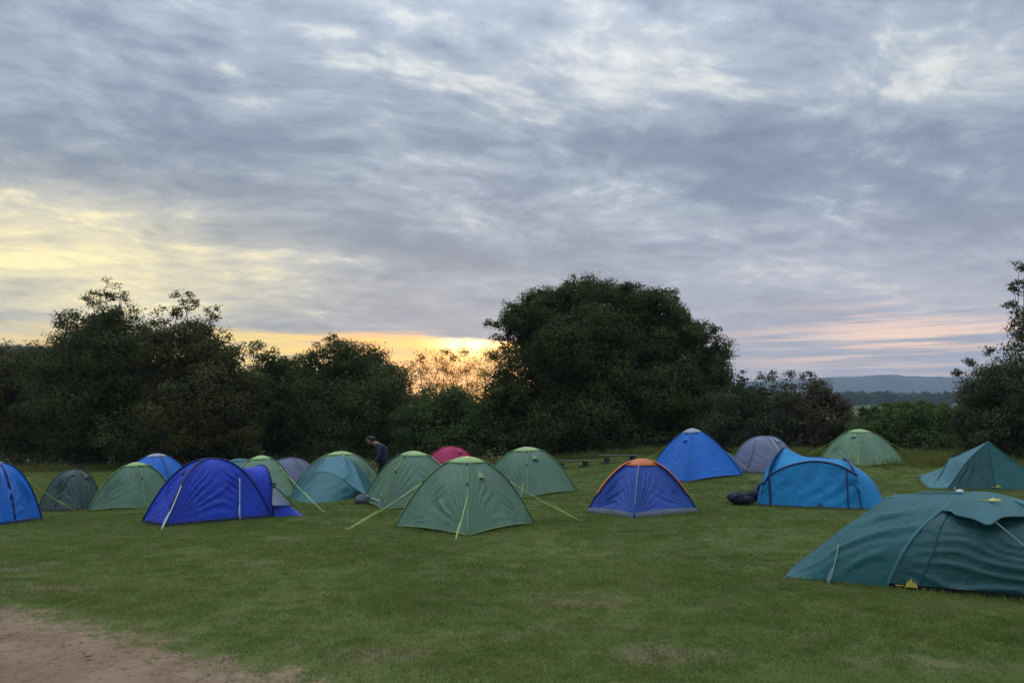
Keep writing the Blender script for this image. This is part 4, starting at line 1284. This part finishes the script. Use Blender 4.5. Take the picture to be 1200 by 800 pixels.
mb = MB(); mb.grid(loft([[PM, PM * .5 + PE * .5, PE], [PM * .45 + PBg * .55 - [0, 0, .04], PM * .25 + PE * .25 + PA * .25 + PBg * .25 - [0, 0, .1], PE * .5 + PA * .5 - [0, 0, .10]], [PBg, PBg * .5 + PA * .5, PA]], 16, 16, True, fan)); mb.build('end_panel', M['teal2'], t, base)
mb = MB(); mb.grid(loft([[PE, PE * .5 + PEb * .5, PEb], [PE * .5 + PA * .5 - [0, 0, .10], (PA + PE + PBb + PEb) / 4, PEb * .5 + PBb * .5], [PA, PA * .5 + PBb * .5, PBb]], 10, 10, True)); mb.build('end_panel', M['teal2'], t, base)
mb = MB(); mb.grid(loft([[PK, PK * .5 + PE * .5 + [0, .1, -.05], PE, PEb], [PK * .5 + PDb * .5, (PK + PDb + PEb + PBb) / 4 + [0, 0, .2], PEb * .6 + PBb * .4, PEb * .5 + PBb * .5], [PDb, PDb * .66 + PBb * .34, PDb * .33 + PBb * .67, PBb]], 12, 18, True)); mb.build('back_panel', M['teal'], t, base)
mb = MB(); mb.grid(loft([[PK, PK + [.01, .01, -.01]], [PK * .5 + PD * .5 - [0, 0, .06], PK * .5 + PDb * .5], [PD, PDb]], 10, 10, True)); mb.build('back_panel', M['teal'], t, base)
for pth in ([PK, PK * .5 + PM * .5 + [0, 0, .022], PM, PM * .5 + PBg * .5, PBg], [PK, PK * .5 + PD * .5 - [0, 0, .055], PD], [PK, PK * .5 + PC * .5 + [0, -.012, 0], PC]):
    mb = MB(); mb.tube(cr(pth, 22), .011, 5); mb.build('seam', M['teal'], t, base)
def logo(t, base, c, rt, up, size, nm='logo'):
    """a small printed emblem: three slanting peaks and a squiggle of a word"""
    c, rt, up = map(lambda q: np.asarray(q, float), (c, rt, up)); rt = rt / np.linalg.norm(rt); up = up / np.linalg.norm(up); n = np.cross(rt, up)
    n = n if n[1] < 0 else -n
    mb = MB(); sgn = lambda x, y: c + rt * x * size + up * y * size + n * .012
    for k_, (x0, x1, hgt) in enumerate(((-.12, .26, .26), (.02, .46, .40), (.26, .62, .22))):
        mb.add([sgn(x0, -.14) + n * .002 * k_, sgn(x1, -.14) + n * .002 * k_, sgn((x0 + x1) / 2 + .05, hgt) + n * .002 * k_], [(0, 1, 2)])
    xs2 = np.linspace(-.62, -.16, 12)
    mb.tube(np.array([sgn(x, -.08 + .045 * math.sin(i * 1.9)) for i, x in enumerate(xs2)]), .022 * size, 4, caps=False)
    mb.build(nm, M['yellow'], t, base, smooth=False)
logo(t, base, PC + [-.02, -.05, .09], ax1, (0, 0, 1), .16)

# ---- dark teal tunnel tent, the nearest one
O = G(919, 677); Q_ = G(1200, 704)
a2 = Q_ - O; a2[2] = 0; a2 /= np.linalg.norm(a2); b2_ = np.array([-a2[1], a2[0], 0])
def T3(uu, vv, zz):
    q = O + a2 * uu + b2_ * vv; q[2] = float(gz(q[0], q[1])) + zz
    return q
base = T3(1.5, .6, 0)
t = thing('tunnel_tent', 'dark teal low tunnel tent with peaked hood over its side door, nearest to us', 'tent', base)
row0 = [T3(0, 0, .01), T3(.02, .15, .05), T3(.04, .45, .08), T3(.06, .85, .08), T3(.08, 1.15, .01)]
row1 = [T3(.40, -.01, .01), T3(.50, .05, .25), T3(.60, .20, .46), T3(.68, .48, .60), T3(.72, .80, .58), T3(.72, 1.15, .40), T3(.70, 1.30, .01)]
row1b = [T3(.74, -.005, .01), T3(.85, .06, .35), T3(.97, .22, .64), T3(1.05, .50, .875), T3(1.10, .85, .87), T3(1.15, 1.22, .5), T3(1.15, 1.36, .01)]
row2 = [T3(1.03, 0, .01), T3(1.18, .05, .34), T3(1.36, .16, .60), T3(1.60, .34, .82), T3(1.84, .60, .96), T3(1.95, .95, .90), T3(1.95, 1.25, .52), T3(1.95, 1.40, .01)]
crs = lambda x: (1 - np.abs(np.sin(x))) ** 1.6 * 1.7 - .55
fold1 = lambda U, V: (crs(V * 25 - U * 6 + 3.5 * vnoise(U * 2.5, V * 5)) * .75 * np.exp(-((V - .30) / .26) ** 2) * (1 - .3 * U) + crs(V * 47 - U * 11 + 6 * vnoise(U * 3, V * 6)) * .35 * np.exp(-((V - .3) / .25) ** 2) + (fbm(U * 4, V * 7, 3) - .45) * 1.1) * .030 * np.sin(np.clip(U, 0.02, .98) * math.pi) ** .5 * np.clip(V * 12, 0, 1)
g1, g2 = loft([row0, row1, row1b, row2], 66, 70, False), loft([row0, row1, row1b, row2], 66, 70, True)
gb = g1 * .7 + g2 * .3
Ub, Vb = np.meshgrid(np.linspace(0, 1, 67), np.linspace(0, 1, 71), indexing='ij')
gb = gb + normals(g2) * fold1(Ub, Vb)[..., None]
mb = MB(); mb.grid(gb); mb.build('body_panel', M['teal'], t, base)
mb = MB(); rib(mb, cr(row2, 50) , -b2_ * .6 + np.array([0, 0, .6]), .042, .012); mb.build('pole_sleeve', M['teal2'], t, base)
mb = MB(); rib(mb, cr([row1b[3] + [0, 0, .01], T3(1.4, .62, .95), T3(1.6, .66, .965), row2[4] + [0, 0, .01]], 20), (0, 0, 1), .035, .01); mb.build('seam', M['teal2'], t, base)
# zipped door and the panels either side of it, running on past the picture edge
arc3 = [T3(2.78, .0, .01), T3(2.74, .06, .36), T3(2.62, .22, .64), T3(2.46, .42, .82), T3(2.25, .62, .92), T3(2.25, .95, .86), T3(2.3, 1.25, .5), T3(2.3, 1.40, .01)]
lift_ = np.array([0, 0, .045])
hfront = [row2[0] + lift_] + row2[1:5]; afront = [arc3[0] + lift_] + arc3[1:5]
dm = [(np.asarray(a) * .5 + np.asarray(b) * .5 - b2_ * o_ + np.array([0, 0, z_])) for a, b, o_, z_ in zip(hfront, afront, (0, .03, .07, .06, .0), (0, 0, 0, 0, .0))]
foldd = lambda U, V: (crs(V * 34 + U * 5 + 6 * vnoise(U * 3, V * 5)) * .7 * np.sin(np.clip(U, 0, 1) * math.pi) * np.clip(1.1 - V, 0, 1) + (fbm(U * 3, V * 9, 4) - .45) * 1.1) * .024
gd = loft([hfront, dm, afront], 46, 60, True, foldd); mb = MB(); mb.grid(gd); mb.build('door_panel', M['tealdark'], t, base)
mb = MB(); mb.grid(loft([row2[4:], [np.asarray(a) * .5 + np.asarray(b) * .5 for a, b in zip(row2[4:], arc3[4:])], arc3[4:]], 14, 24, True)); mb.build('body_panel', M['teal'], t, base)
row4 = [T3(3.35, .05, .01), T3(3.34, .15, .10), T3(3.33, .35, .16), T3(3.32, .65, .2), T3(3.32, .95, .16), T3(3.32, 1.2, .08), T3(3.3, 1.32, .01)]
mb = MB(); mb.grid(loft([arc3, [np.asarray(a) * .5 + np.asarray(b) * .5 + [0, 0, .05] for a, b in zip(cr(arc3, 8), cr(row4, 8))], row4], 20, 40, True, lambda U, V: (fbm(U * 3, V * 6, 3) - .45) * .025)); mb.build('body_panel', M['teal'], t, base)
mb = MB(); rib(mb, cr(arc3, 40), -b2_ * .6 + np.array([0, 0, .6]), .06, .014); mb.build('pole_sleeve', M['teal2'], t, base)
zi = gd[:, ::-1][:, :]
zp = [gd[int(1 + 8 * math.sin(s_ * 1.57)), 57 - int(56 * s_)] - b2_ * .010 for s_ in np.linspace(0, 1, 26)]
mb = MB(); mb.tube(cr(zp[::3] + [zp[-1]], 40), .007, 5); mb.build('zip', M['tealdark'], t, base)
# hood
h0 = [row2[3] + [-.04, -.02, -.02], T3(1.72, .44, .93), T3(1.86, .60, .985), T3(2.06, .72, .985), T3(2.30, .70, .93)]
h1 = [T3(1.66, .20, .80), T3(1.80, .24, .86), T3(1.96, .30, .90), T3(2.14, .36, .88), T3(2.36, .44, .84)]
h2 = [T3(1.70, .14, .775), T3(1.86, .04, .755), T3(1.99, -.06, .715), T3(2.12, .06, .79), T3(2.36, .26, .79)]
gh = loft([h0, h1, h2], 14, 28, True, lambda U, V: (fbm(U * 2, V * 4, 3) - .45) * .012)
mb = MB(); mb.grid(gh); mb.build('door_hood', M['teal2' if False else 'teal'], t, base)
mb = MB(); mb.tube(gh[-1], .010, 5); mb.build('hood_edge', M['tealdark'], t, base)
logo(t, base, gh[6, 15] + [0, 0, .008], a2, gh[3, 15] - gh[9, 15], .17)
logo(t, base, T3(1.22, -.012, .055), a2, (0, .1, 1), .17)
guy(t, base, gh[-1, 14], T3(2.95, -.55, 0), 'cordgrey', .005)
guy(t, base, T3(.57, .10, .40), G(971, 685), 'cordgrey', .006)
gr_ = [T3(u2, .025, .010 + .048 * float(ss((u2 - .95) / .3))) for u2 in np.linspace(0.02, 2.8, 16)]
mb = MB(); mb.grid(np.stack([np.array(gr_), np.array([q + b2_ * .05 - [0, 0, .09] for q in gr_])])); mb.build('groundsheet_edge', M['greydark'], t, base)
mb = MB(); mb.tube(np.array([q + [0, 0, .004] for q in gr_]), .009, 5); mb.build('hem', M['navy'], t, base)

FOOT += [(gr_[i_], gr_[i_ + 1]) for i_ in range(len(gr_) - 1)] + [(gA[i_], gA[i_ + 1]) for i_ in range(len(gA) - 1)] + [(PA, PBg), (PBg, PC), (PC, PD)]
# ------------------------------------------------------------------ things lying about
def blob(mb, c, size, rot=0, seed=0, n=16, lump=.14, e1=.6, e2=.75):
    """a soft, slumped bag shape"""
    th = np.linspace(0, 2 * math.pi, n + 1)[:-1]; ph = np.linspace(.02, math.pi - .02, n // 2 + 2)
    PH, TH = np.meshgrid(ph, th, indexing='ij')
    se = lambda x, e: np.sign(x) * np.abs(x) ** e
    x = se(np.sin(PH), e1) * se(np.cos(TH), e2); y = se(np.sin(PH), e1) * se(np.sin(TH), e2); z = se(np.cos(PH), e2)
    k = 1 + lump * (fbm(np.cos(TH) * np.sin(PH) * 2 + 5 + seed, np.sin(TH) * np.sin(PH) * 2 + np.cos(PH) * 1.7 + seed * 3, 3) - .45) * 3
    v = np.stack([x * k * size[0] / 2, y * k * size[1] / 2, z * k * size[2] / 2], -1)
    v[..., 2] = np.maximum(v[..., 2], -size[2] * .46)
    cs_, sn = math.cos(rot), math.sin(rot)
    v = np.stack([v[..., 0] * cs_ - v[..., 1] * sn, v[..., 0] * sn + v[..., 1] * cs_, v[..., 2]], -1) + np.asarray(c)
    r_, c_ = v.shape[:2]
    fs = [(i * c_ + j, (i + 1) * c_ + j, (i + 1) * c_ + (j + 1) % c_, i * c_ + (j + 1) % c_) for i in range(r_ - 1) for j in range(c_)]
    fs += [tuple(range(c_)), tuple((r_ - 1) * c_ + j for j in range(c_))[::-1]]
    mb.add(v.reshape(-1, 3), fs)


def rucksack(label, c, rot, ln, seed, grp):
    t = thing('rucksack', label, 'rucksack', c, grp); c = np.asarray(c, float)
    dx = np.array([math.cos(rot), math.sin(rot), 0]); dy = np.array([-dx[1], dx[0], 0])
    mb = MB(); blob(mb, c + [0, 0, .12], (ln, .34, .25), rot, seed, 24, .32, .75, .7); mb.build('pack_body', M['bagnavy'], t, c)
    mb = MB(); blob(mb, c - dx * ln * .46 + [0, 0, .15], (.22, .32, .20), rot, seed + 1, 20, .28, .8, .8); mb.build('lid', M['bagnavy'], t, c)
    mb = MB(); blob(mb, c + dx * ln * .05 - dy * .17 + [0, 0, .13], (.22, .11, .15), rot, seed + 2, 16, .25, .8, .8); mb.build('side_pocket', M['bagstrap'], t, c)
    for s_ in (-.07, .07):
        mb = MB(); rib(mb, cr([c - dx * ln * .4 + dy * s_ + [0, 0, .25], c + dy * s_ * 1.5 + [0, 0, .29], c + dx * ln * .3 + dy * s_ * 1.2 + [0, 0, .25], c + dx * ln * .45 + dy * s_ + [0, 0, .14]], 16), (0, 0, 1), .05, .012); mb.build('strap', M['bagstrap'], t, c)


c = G(871, 591); rucksack('dark navy rucksack lying flat on the grass beside the azure tent', c, R(8), .46, 3, None)
c = G(893, 588) + [0.02, .25, 0]; c[2] = float(gz(c[0], c[1])) + .0
rucksack('dark rucksack leaning up against the end of the azure tent', c, R(75), .42, 9, None)
c = G(424, 591); t = thing('stuff_sack', 'grey stuffed sack on the grass between the teal porch and a green dome', 'bag', c)
mb = MB(); blob(mb, c + [0, .1, .10], (.38, .28, .22), .2, 21, 20, .28, .85, .9); mb.build('sack_body', M['baggrey'], t, c)
mb = MB(); blob(mb, c + [.08, .02, .18], (.14, .10, .07), .4, 25); mb.build('pale_flap', M['palegrey'], t, c)
mb = MB(); mb.tube(cr([c + [-.18, .0, .16], c + [-.05, -.02, .25], c + [.1, -.03, .2]], 10), .012, 5); mb.build('drawcord', M['bagstrap'], t, c)
c = G(1124, 578); t = thing('plastic_bag', 'crumpled white plastic bag on the grass by the pitched teal tent', 'bag', c)
mb = MB(); blob(mb, c + [.02, 0, .045], (.17, .12, .09), .1, 31, lump=.3); mb.build('bag_body', M['white'], t, c)
mb = MB(); mb.tube(cr([c + [-.08, 0, .02], c + [-.09, 0, .09], c + [-.085, 0, .15]], 6), .010, 5); mb.build('bag_handle', M['white'], t, c)


def bench(label, px0, px1, Y, posts):
    a, b2 = XY(px0, Y), XY(px1, Y); c = (a + b2) / 2; c[2] = float(gz(c[0], c[1]))
    t = thing('log_bench', label, 'bench', c, 'low benches by the bushes')
    mb = MB(); mb.box(c + [0, 0, .275], (b2[0] - a[0], .26, .05), 0, .015); mb.build('seat', M['wood'], t, c)
    for q in posts:
        p = XY(q, Y); p[2] = float(gz(p[0], p[1]))
        mb = MB(); mb.box(p + [0, .0, .12], (.20, .20, .235), 0, .02); mb.build('leg', M['wooddark'], t, c)
        mb = MB(); mb.box(p + [0.05, -.10, .025], (.60, .34, .06), 0, .015); mb.build('foot', M['wooddark'], t, c)


bench('low wooden bench with dark posts, next to the far green dome tent', 650, 698, 30.5, (658, 686))
bench('low wooden bench half hidden behind the orange topped tent', 702, 748, 31.0, (711, 741))

# ------------------------------------------------------------------ the mown grass, longer where the mower cannot reach at the tents' feet
fr = np.random.default_rng(77)
fx, fy = [], []
for a_, b_ in FOOT:
    n = int(np.linalg.norm(np.asarray(b_)[:2] - np.asarray(a_)[:2]) / .07) + 1
    q = fr.uniform(0, 1, n)[:, None]
    p_ = np.asarray(a_)[:2] * (1 - q) + np.asarray(b_)[:2] * q + fr.normal(size=(n, 2)) * .05
    fx.append(p_[:, 0]); fy.append(p_[:, 1])
fx, fy = np.concatenate(fx), np.concatenate(fy)
x, y, s = (np.concatenate(q) for q in zip(GRASS_PTS, (fx, fy, fr.uniform(.8, 1.9, len(fx)))))
clumps = [blade_clump('grass_clump', 34, .16, .014, .036, .006, k, M['blade'], 1.3) for k in range(4)]
scatter('grass', np.stack([x, y, gz(x, y)], 1), s, clumps, 3)

# ------------------------------------------------------------------ the person stooping behind the tents
M['skin'] = plain('skin', (.30, .175, .125), .55, .3, .06)
M['hair'] = plain('hair', (.050, .032, .020), .7, .3, .3, 40)
M['jacket'] = plain('dark_blue_jacket', (.026, .032, .062), .7, .25, .2, 12)
M['trousers'] = plain('dark_trousers', (.014, .014, .018), .8, .2, .2, 12)
M['shoe'] = plain('shoe_leather', (.02, .017, .014), .5)
M['eye'] = plain('eye', (.03, .025, .02), .2)


def skin(name, nodes, edges, root, mat, parent=None, sub=2):
    """one continuous surface grown round a skeleton of joints with a radius each"""
    keys = list(nodes); ix = {k: i for i, k in enumerate(keys)}
    me = bpy.data.meshes.new(name)
    me.from_pydata([nodes[k][0] for k in keys], [(ix[a], ix[b]) for a, b in edges], [])
    o = bpy.data.objects.new(name, me); COL.objects.link(o)
    m_ = o.modifiers.new('skin', 'SKIN'); m_.use_smooth_shade = True
    lay = me.skin_vertices[0].data if len(me.skin_vertices) else None
    if lay is None: raise RuntimeError('no skin layer')
    for k in keys:
        r_ = nodes[k][1]; lay[ix[k]].radius = r_ if isinstance(r_, tuple) else (r_, r_)
        lay[ix[k]].use_root = (k == root)
    sb = o.modifiers.new('sub', 'SUBSURF'); sb.levels = sub; sb.render_levels = sub
    me.materials.append(mat)
    if parent is not None: o.parent = parent
    return o


pc = XY(447.5, 20.6)
# local frame: facing -X, Y is the depth, Z up
nd = {'pelvis': ((0, 0, .86), .095), 'belly': ((.035, 0, .99), .09), 'chest': ((.0, 0, 1.13), .10), 'upper': ((-.09, 0, 1.235), .085), 'neck0': ((-.19, 0, 1.295), .058), 'neck1': ((-.25, 0, 1.325), .053),
      'jaw': ((-.325, 0, 1.325), .066), 'head': ((-.345, 0, 1.375), .090), 'skull': ((-.345, 0, 1.425), .078), 'chin': ((-.385, 0, 1.292), .030), 'nose': ((-.452, 0, 1.345), .013), 'brow': ((-.415, 0, 1.385), .040)}
ed = [('pelvis', 'belly'), ('belly', 'chest'), ('chest', 'upper'), ('upper', 'neck0'), ('neck0', 'neck1'), ('neck1', 'jaw'), ('jaw', 'head'), ('head', 'skull'), ('jaw', 'chin'), ('head', 'brow'), ('brow', 'nose')]
jn, je = {'hem': ((-.005, 0, .72), (.19, .15)), 'belly': ((.03, 0, .95), (.175, .15)), 'chest': ((.005, 0, 1.13), (.185, .155)), 'upper': ((-.085, 0, 1.235), .125), 'collar': ((-.185, 0, 1.295), .075)}, [('hem', 'belly'), ('belly', 'chest'), ('chest', 'upper'), ('upper', 'collar')]
tn, te = {'waist': ((0, 0, .99), .145), 'seat': ((.005, 0, .82), .155)}, [('waist', 'seat')]
for sd, s_ in (('l', -1), ('r', 1)):
    dz = .03 if s_ < 0 else -.02
    sh, eb, wr_ = (-.09, s_ * .175, 1.215), (-.075 - dz, s_ * .245, .965), (-.20 - dz * 2, s_ * .215, .775 + dz)
    nd.update({'sh' + sd: (sh, .062), 'ua' + sd: ((-.085, s_ * .215, 1.09), .050), 'el' + sd: (eb, .040), 'fa' + sd: ((-.14 - dz, s_ * .232, .865), .037), 'wr' + sd: (wr_, .027)})
    w = np.array(wr_); hd = np.array([-.35, -.1 * s_, -.93]); hd /= np.linalg.norm(hd); sdv = np.array([-.9, .1 * s_, .35])
    pm = w + hd * .055
    nd['pa' + sd] = (tuple(pm), (.034, .018))
    ed += [('upper', 'sh' + sd), ('sh' + sd, 'ua' + sd), ('ua' + sd, 'el' + sd), ('el' + sd, 'fa' + sd), ('fa' + sd, 'wr' + sd), ('wr' + sd, 'pa' + sd)]
    for f, (off, ln) in enumerate(((.030, .072), (.010, .080), (-.010, .075), (-.029, .060))):
        k0 = pm + hd * .032 + sdv * off; k1 = k0 + hd * ln * .5 + np.array([0, -s_ * .004, 0]); k2 = k1 + hd * ln * .38 + np.array([.012, -s_ * .014, 0])
        for j, q in enumerate((k0, k1, k2)): nd[f'f{f}{j}{sd}'] = (tuple(q), (.0095, .0095, .008)[j])
        ed += [('pa' + sd, f'f{f}0{sd}'), (f'f{f}0{sd}', f'f{f}1{sd}'), (f'f{f}1{sd}', f'f{f}2{sd}')]
    t0 = w + hd * .028 + sdv * .040; t1 = t0 + hd * .035 + sdv * .014
    nd['t0' + sd] = (tuple(t0), .011); nd['t1' + sd] = (tuple(t1), .009); ed += [('wr' + sd, 't0' + sd), ('t0' + sd, 't1' + sd)]
    hp_, kn, an = (.0, s_ * .085, .83), (-.05 + .04 * s_, s_ * .105, .47), (.02 + .05 * s_, s_ * .11, .09)
    nd.update({'hp' + sd: (hp_, .070), 'th' + sd: ((-.03, s_ * .10, .65), .065), 'kn' + sd: (kn, .056), 'ca' + sd: ((.01 + .04 * s_, s_ * .11, .31), .055), 'an' + sd: (an, .038), 'ft' + sd: ((an[0] - .13, an[1] + .015 * s_, .045), .036)})
    ed += [('pelvis', 'hp' + sd), ('hp' + sd, 'th' + sd), ('th' + sd, 'kn' + sd), ('kn' + sd, 'ca' + sd), ('ca' + sd, 'an' + sd), ('an' + sd, 'ft' + sd)]
    jn.update({'sh' + sd: (sh, .078), 'ua' + sd: ((-.085, s_ * .215, 1.09), .066), 'el' + sd: (eb, .056), 'fa' + sd: ((-.14 - dz, s_ * .232, .865), .050), 'cu' + sd: (tuple(np.array(wr_) + [.012, 0, .025]), .040)})
    je += [('upper', 'sh' + sd), ('sh' + sd, 'ua' + sd), ('ua' + sd, 'el' + sd), ('el' + sd, 'fa' + sd), ('fa' + sd, 'cu' + sd)]
    tn.update({'hp' + sd: ((.0, s_ * .09, .74), .105), 'th' + sd: ((-.03, s_ * .10, .63), .092), 'kn' + sd: (kn, .072), 'ca' + sd: ((.01 + .04 * s_, s_ * .11, .31), .068), 'an' + sd: ((an[0], an[1], .11), .058)})
    te += [('seat', 'hp' + sd), ('hp' + sd, 'th' + sd), ('th' + sd, 'kn' + sd), ('kn' + sd, 'ca' + sd), ('ca' + sd, 'an' + sd)]
person = skin('person', nd, ed, 'pelvis', M['skin'])
person.location = tuple(pc); person.rotation_euler = (0, 0, R(12))
tag(person, 'person in a dark blue jacket stooping and looking down behind the tents', 'person')
skin('jacket', jn, je, 'hem', M['jacket'], person)
skin('trousers', tn, te, 'waist', M['trousers'], person)
for s_ in (-1, 1):
    mb = MB(); an = np.array((.02 + .05 * s_, s_ * .115, 0)); blob(mb, an + [-.075, .01 * s_, .05], (.27, .095, .10), 0, 3 + s_, lump=.03); mb.build('shoe', M['shoe'], person)
    mb = MB(); blob(mb, (-.350, s_ * .092, 1.352), (.035, .018, .062), 0, 1, 10, .02); mb.build('ear', M['skin'], person)
    mb = MB(); blob(mb, (-.428, s_ * .034, 1.362), (.022, .026, .018), 0, 1, 10, .0); mb.build('eye', M['eye'], person)
mb = MB(); blob(mb, (-.315, 0, 1.425), (.225, .190, .155), 0, 13, 22, .2, 1, 1); blob(mb, (-.285, 0, 1.375), (.13, .165, .15), 0, 15, 18, .2, 1, 1); mb.build('hair', M['hair'], person)
mb = MB(); mb.tube(cr([(-.418, -.026, 1.308), (-.428, 0, 1.307), (-.418, .026, 1.308)], 6), .006, 5); mb.build('mouth', M['skin'], person)

# ------------------------------------------------------------------ morning haze over the valley
HAZE = True
if HAZE:
    m, t, b, o = new_mat('valley_haze')
    t.nodes.remove(b)
    pv_ = t.nodes.new('ShaderNodeVolumePrincipled')
    pv_.inputs['Color'].default_value = (.52, .70, 1.0, 1)
    pv_.inputs['Density'].default_value = .00021
    t.links.new(pv_.outputs[0], o.inputs['Volume'])
    mb = MB(); mb.box((0, 1560, 118), (4840, 3320, 250))
    hz = mb.build('haze', m, smooth=False); hz['kind'] = 'stuff'
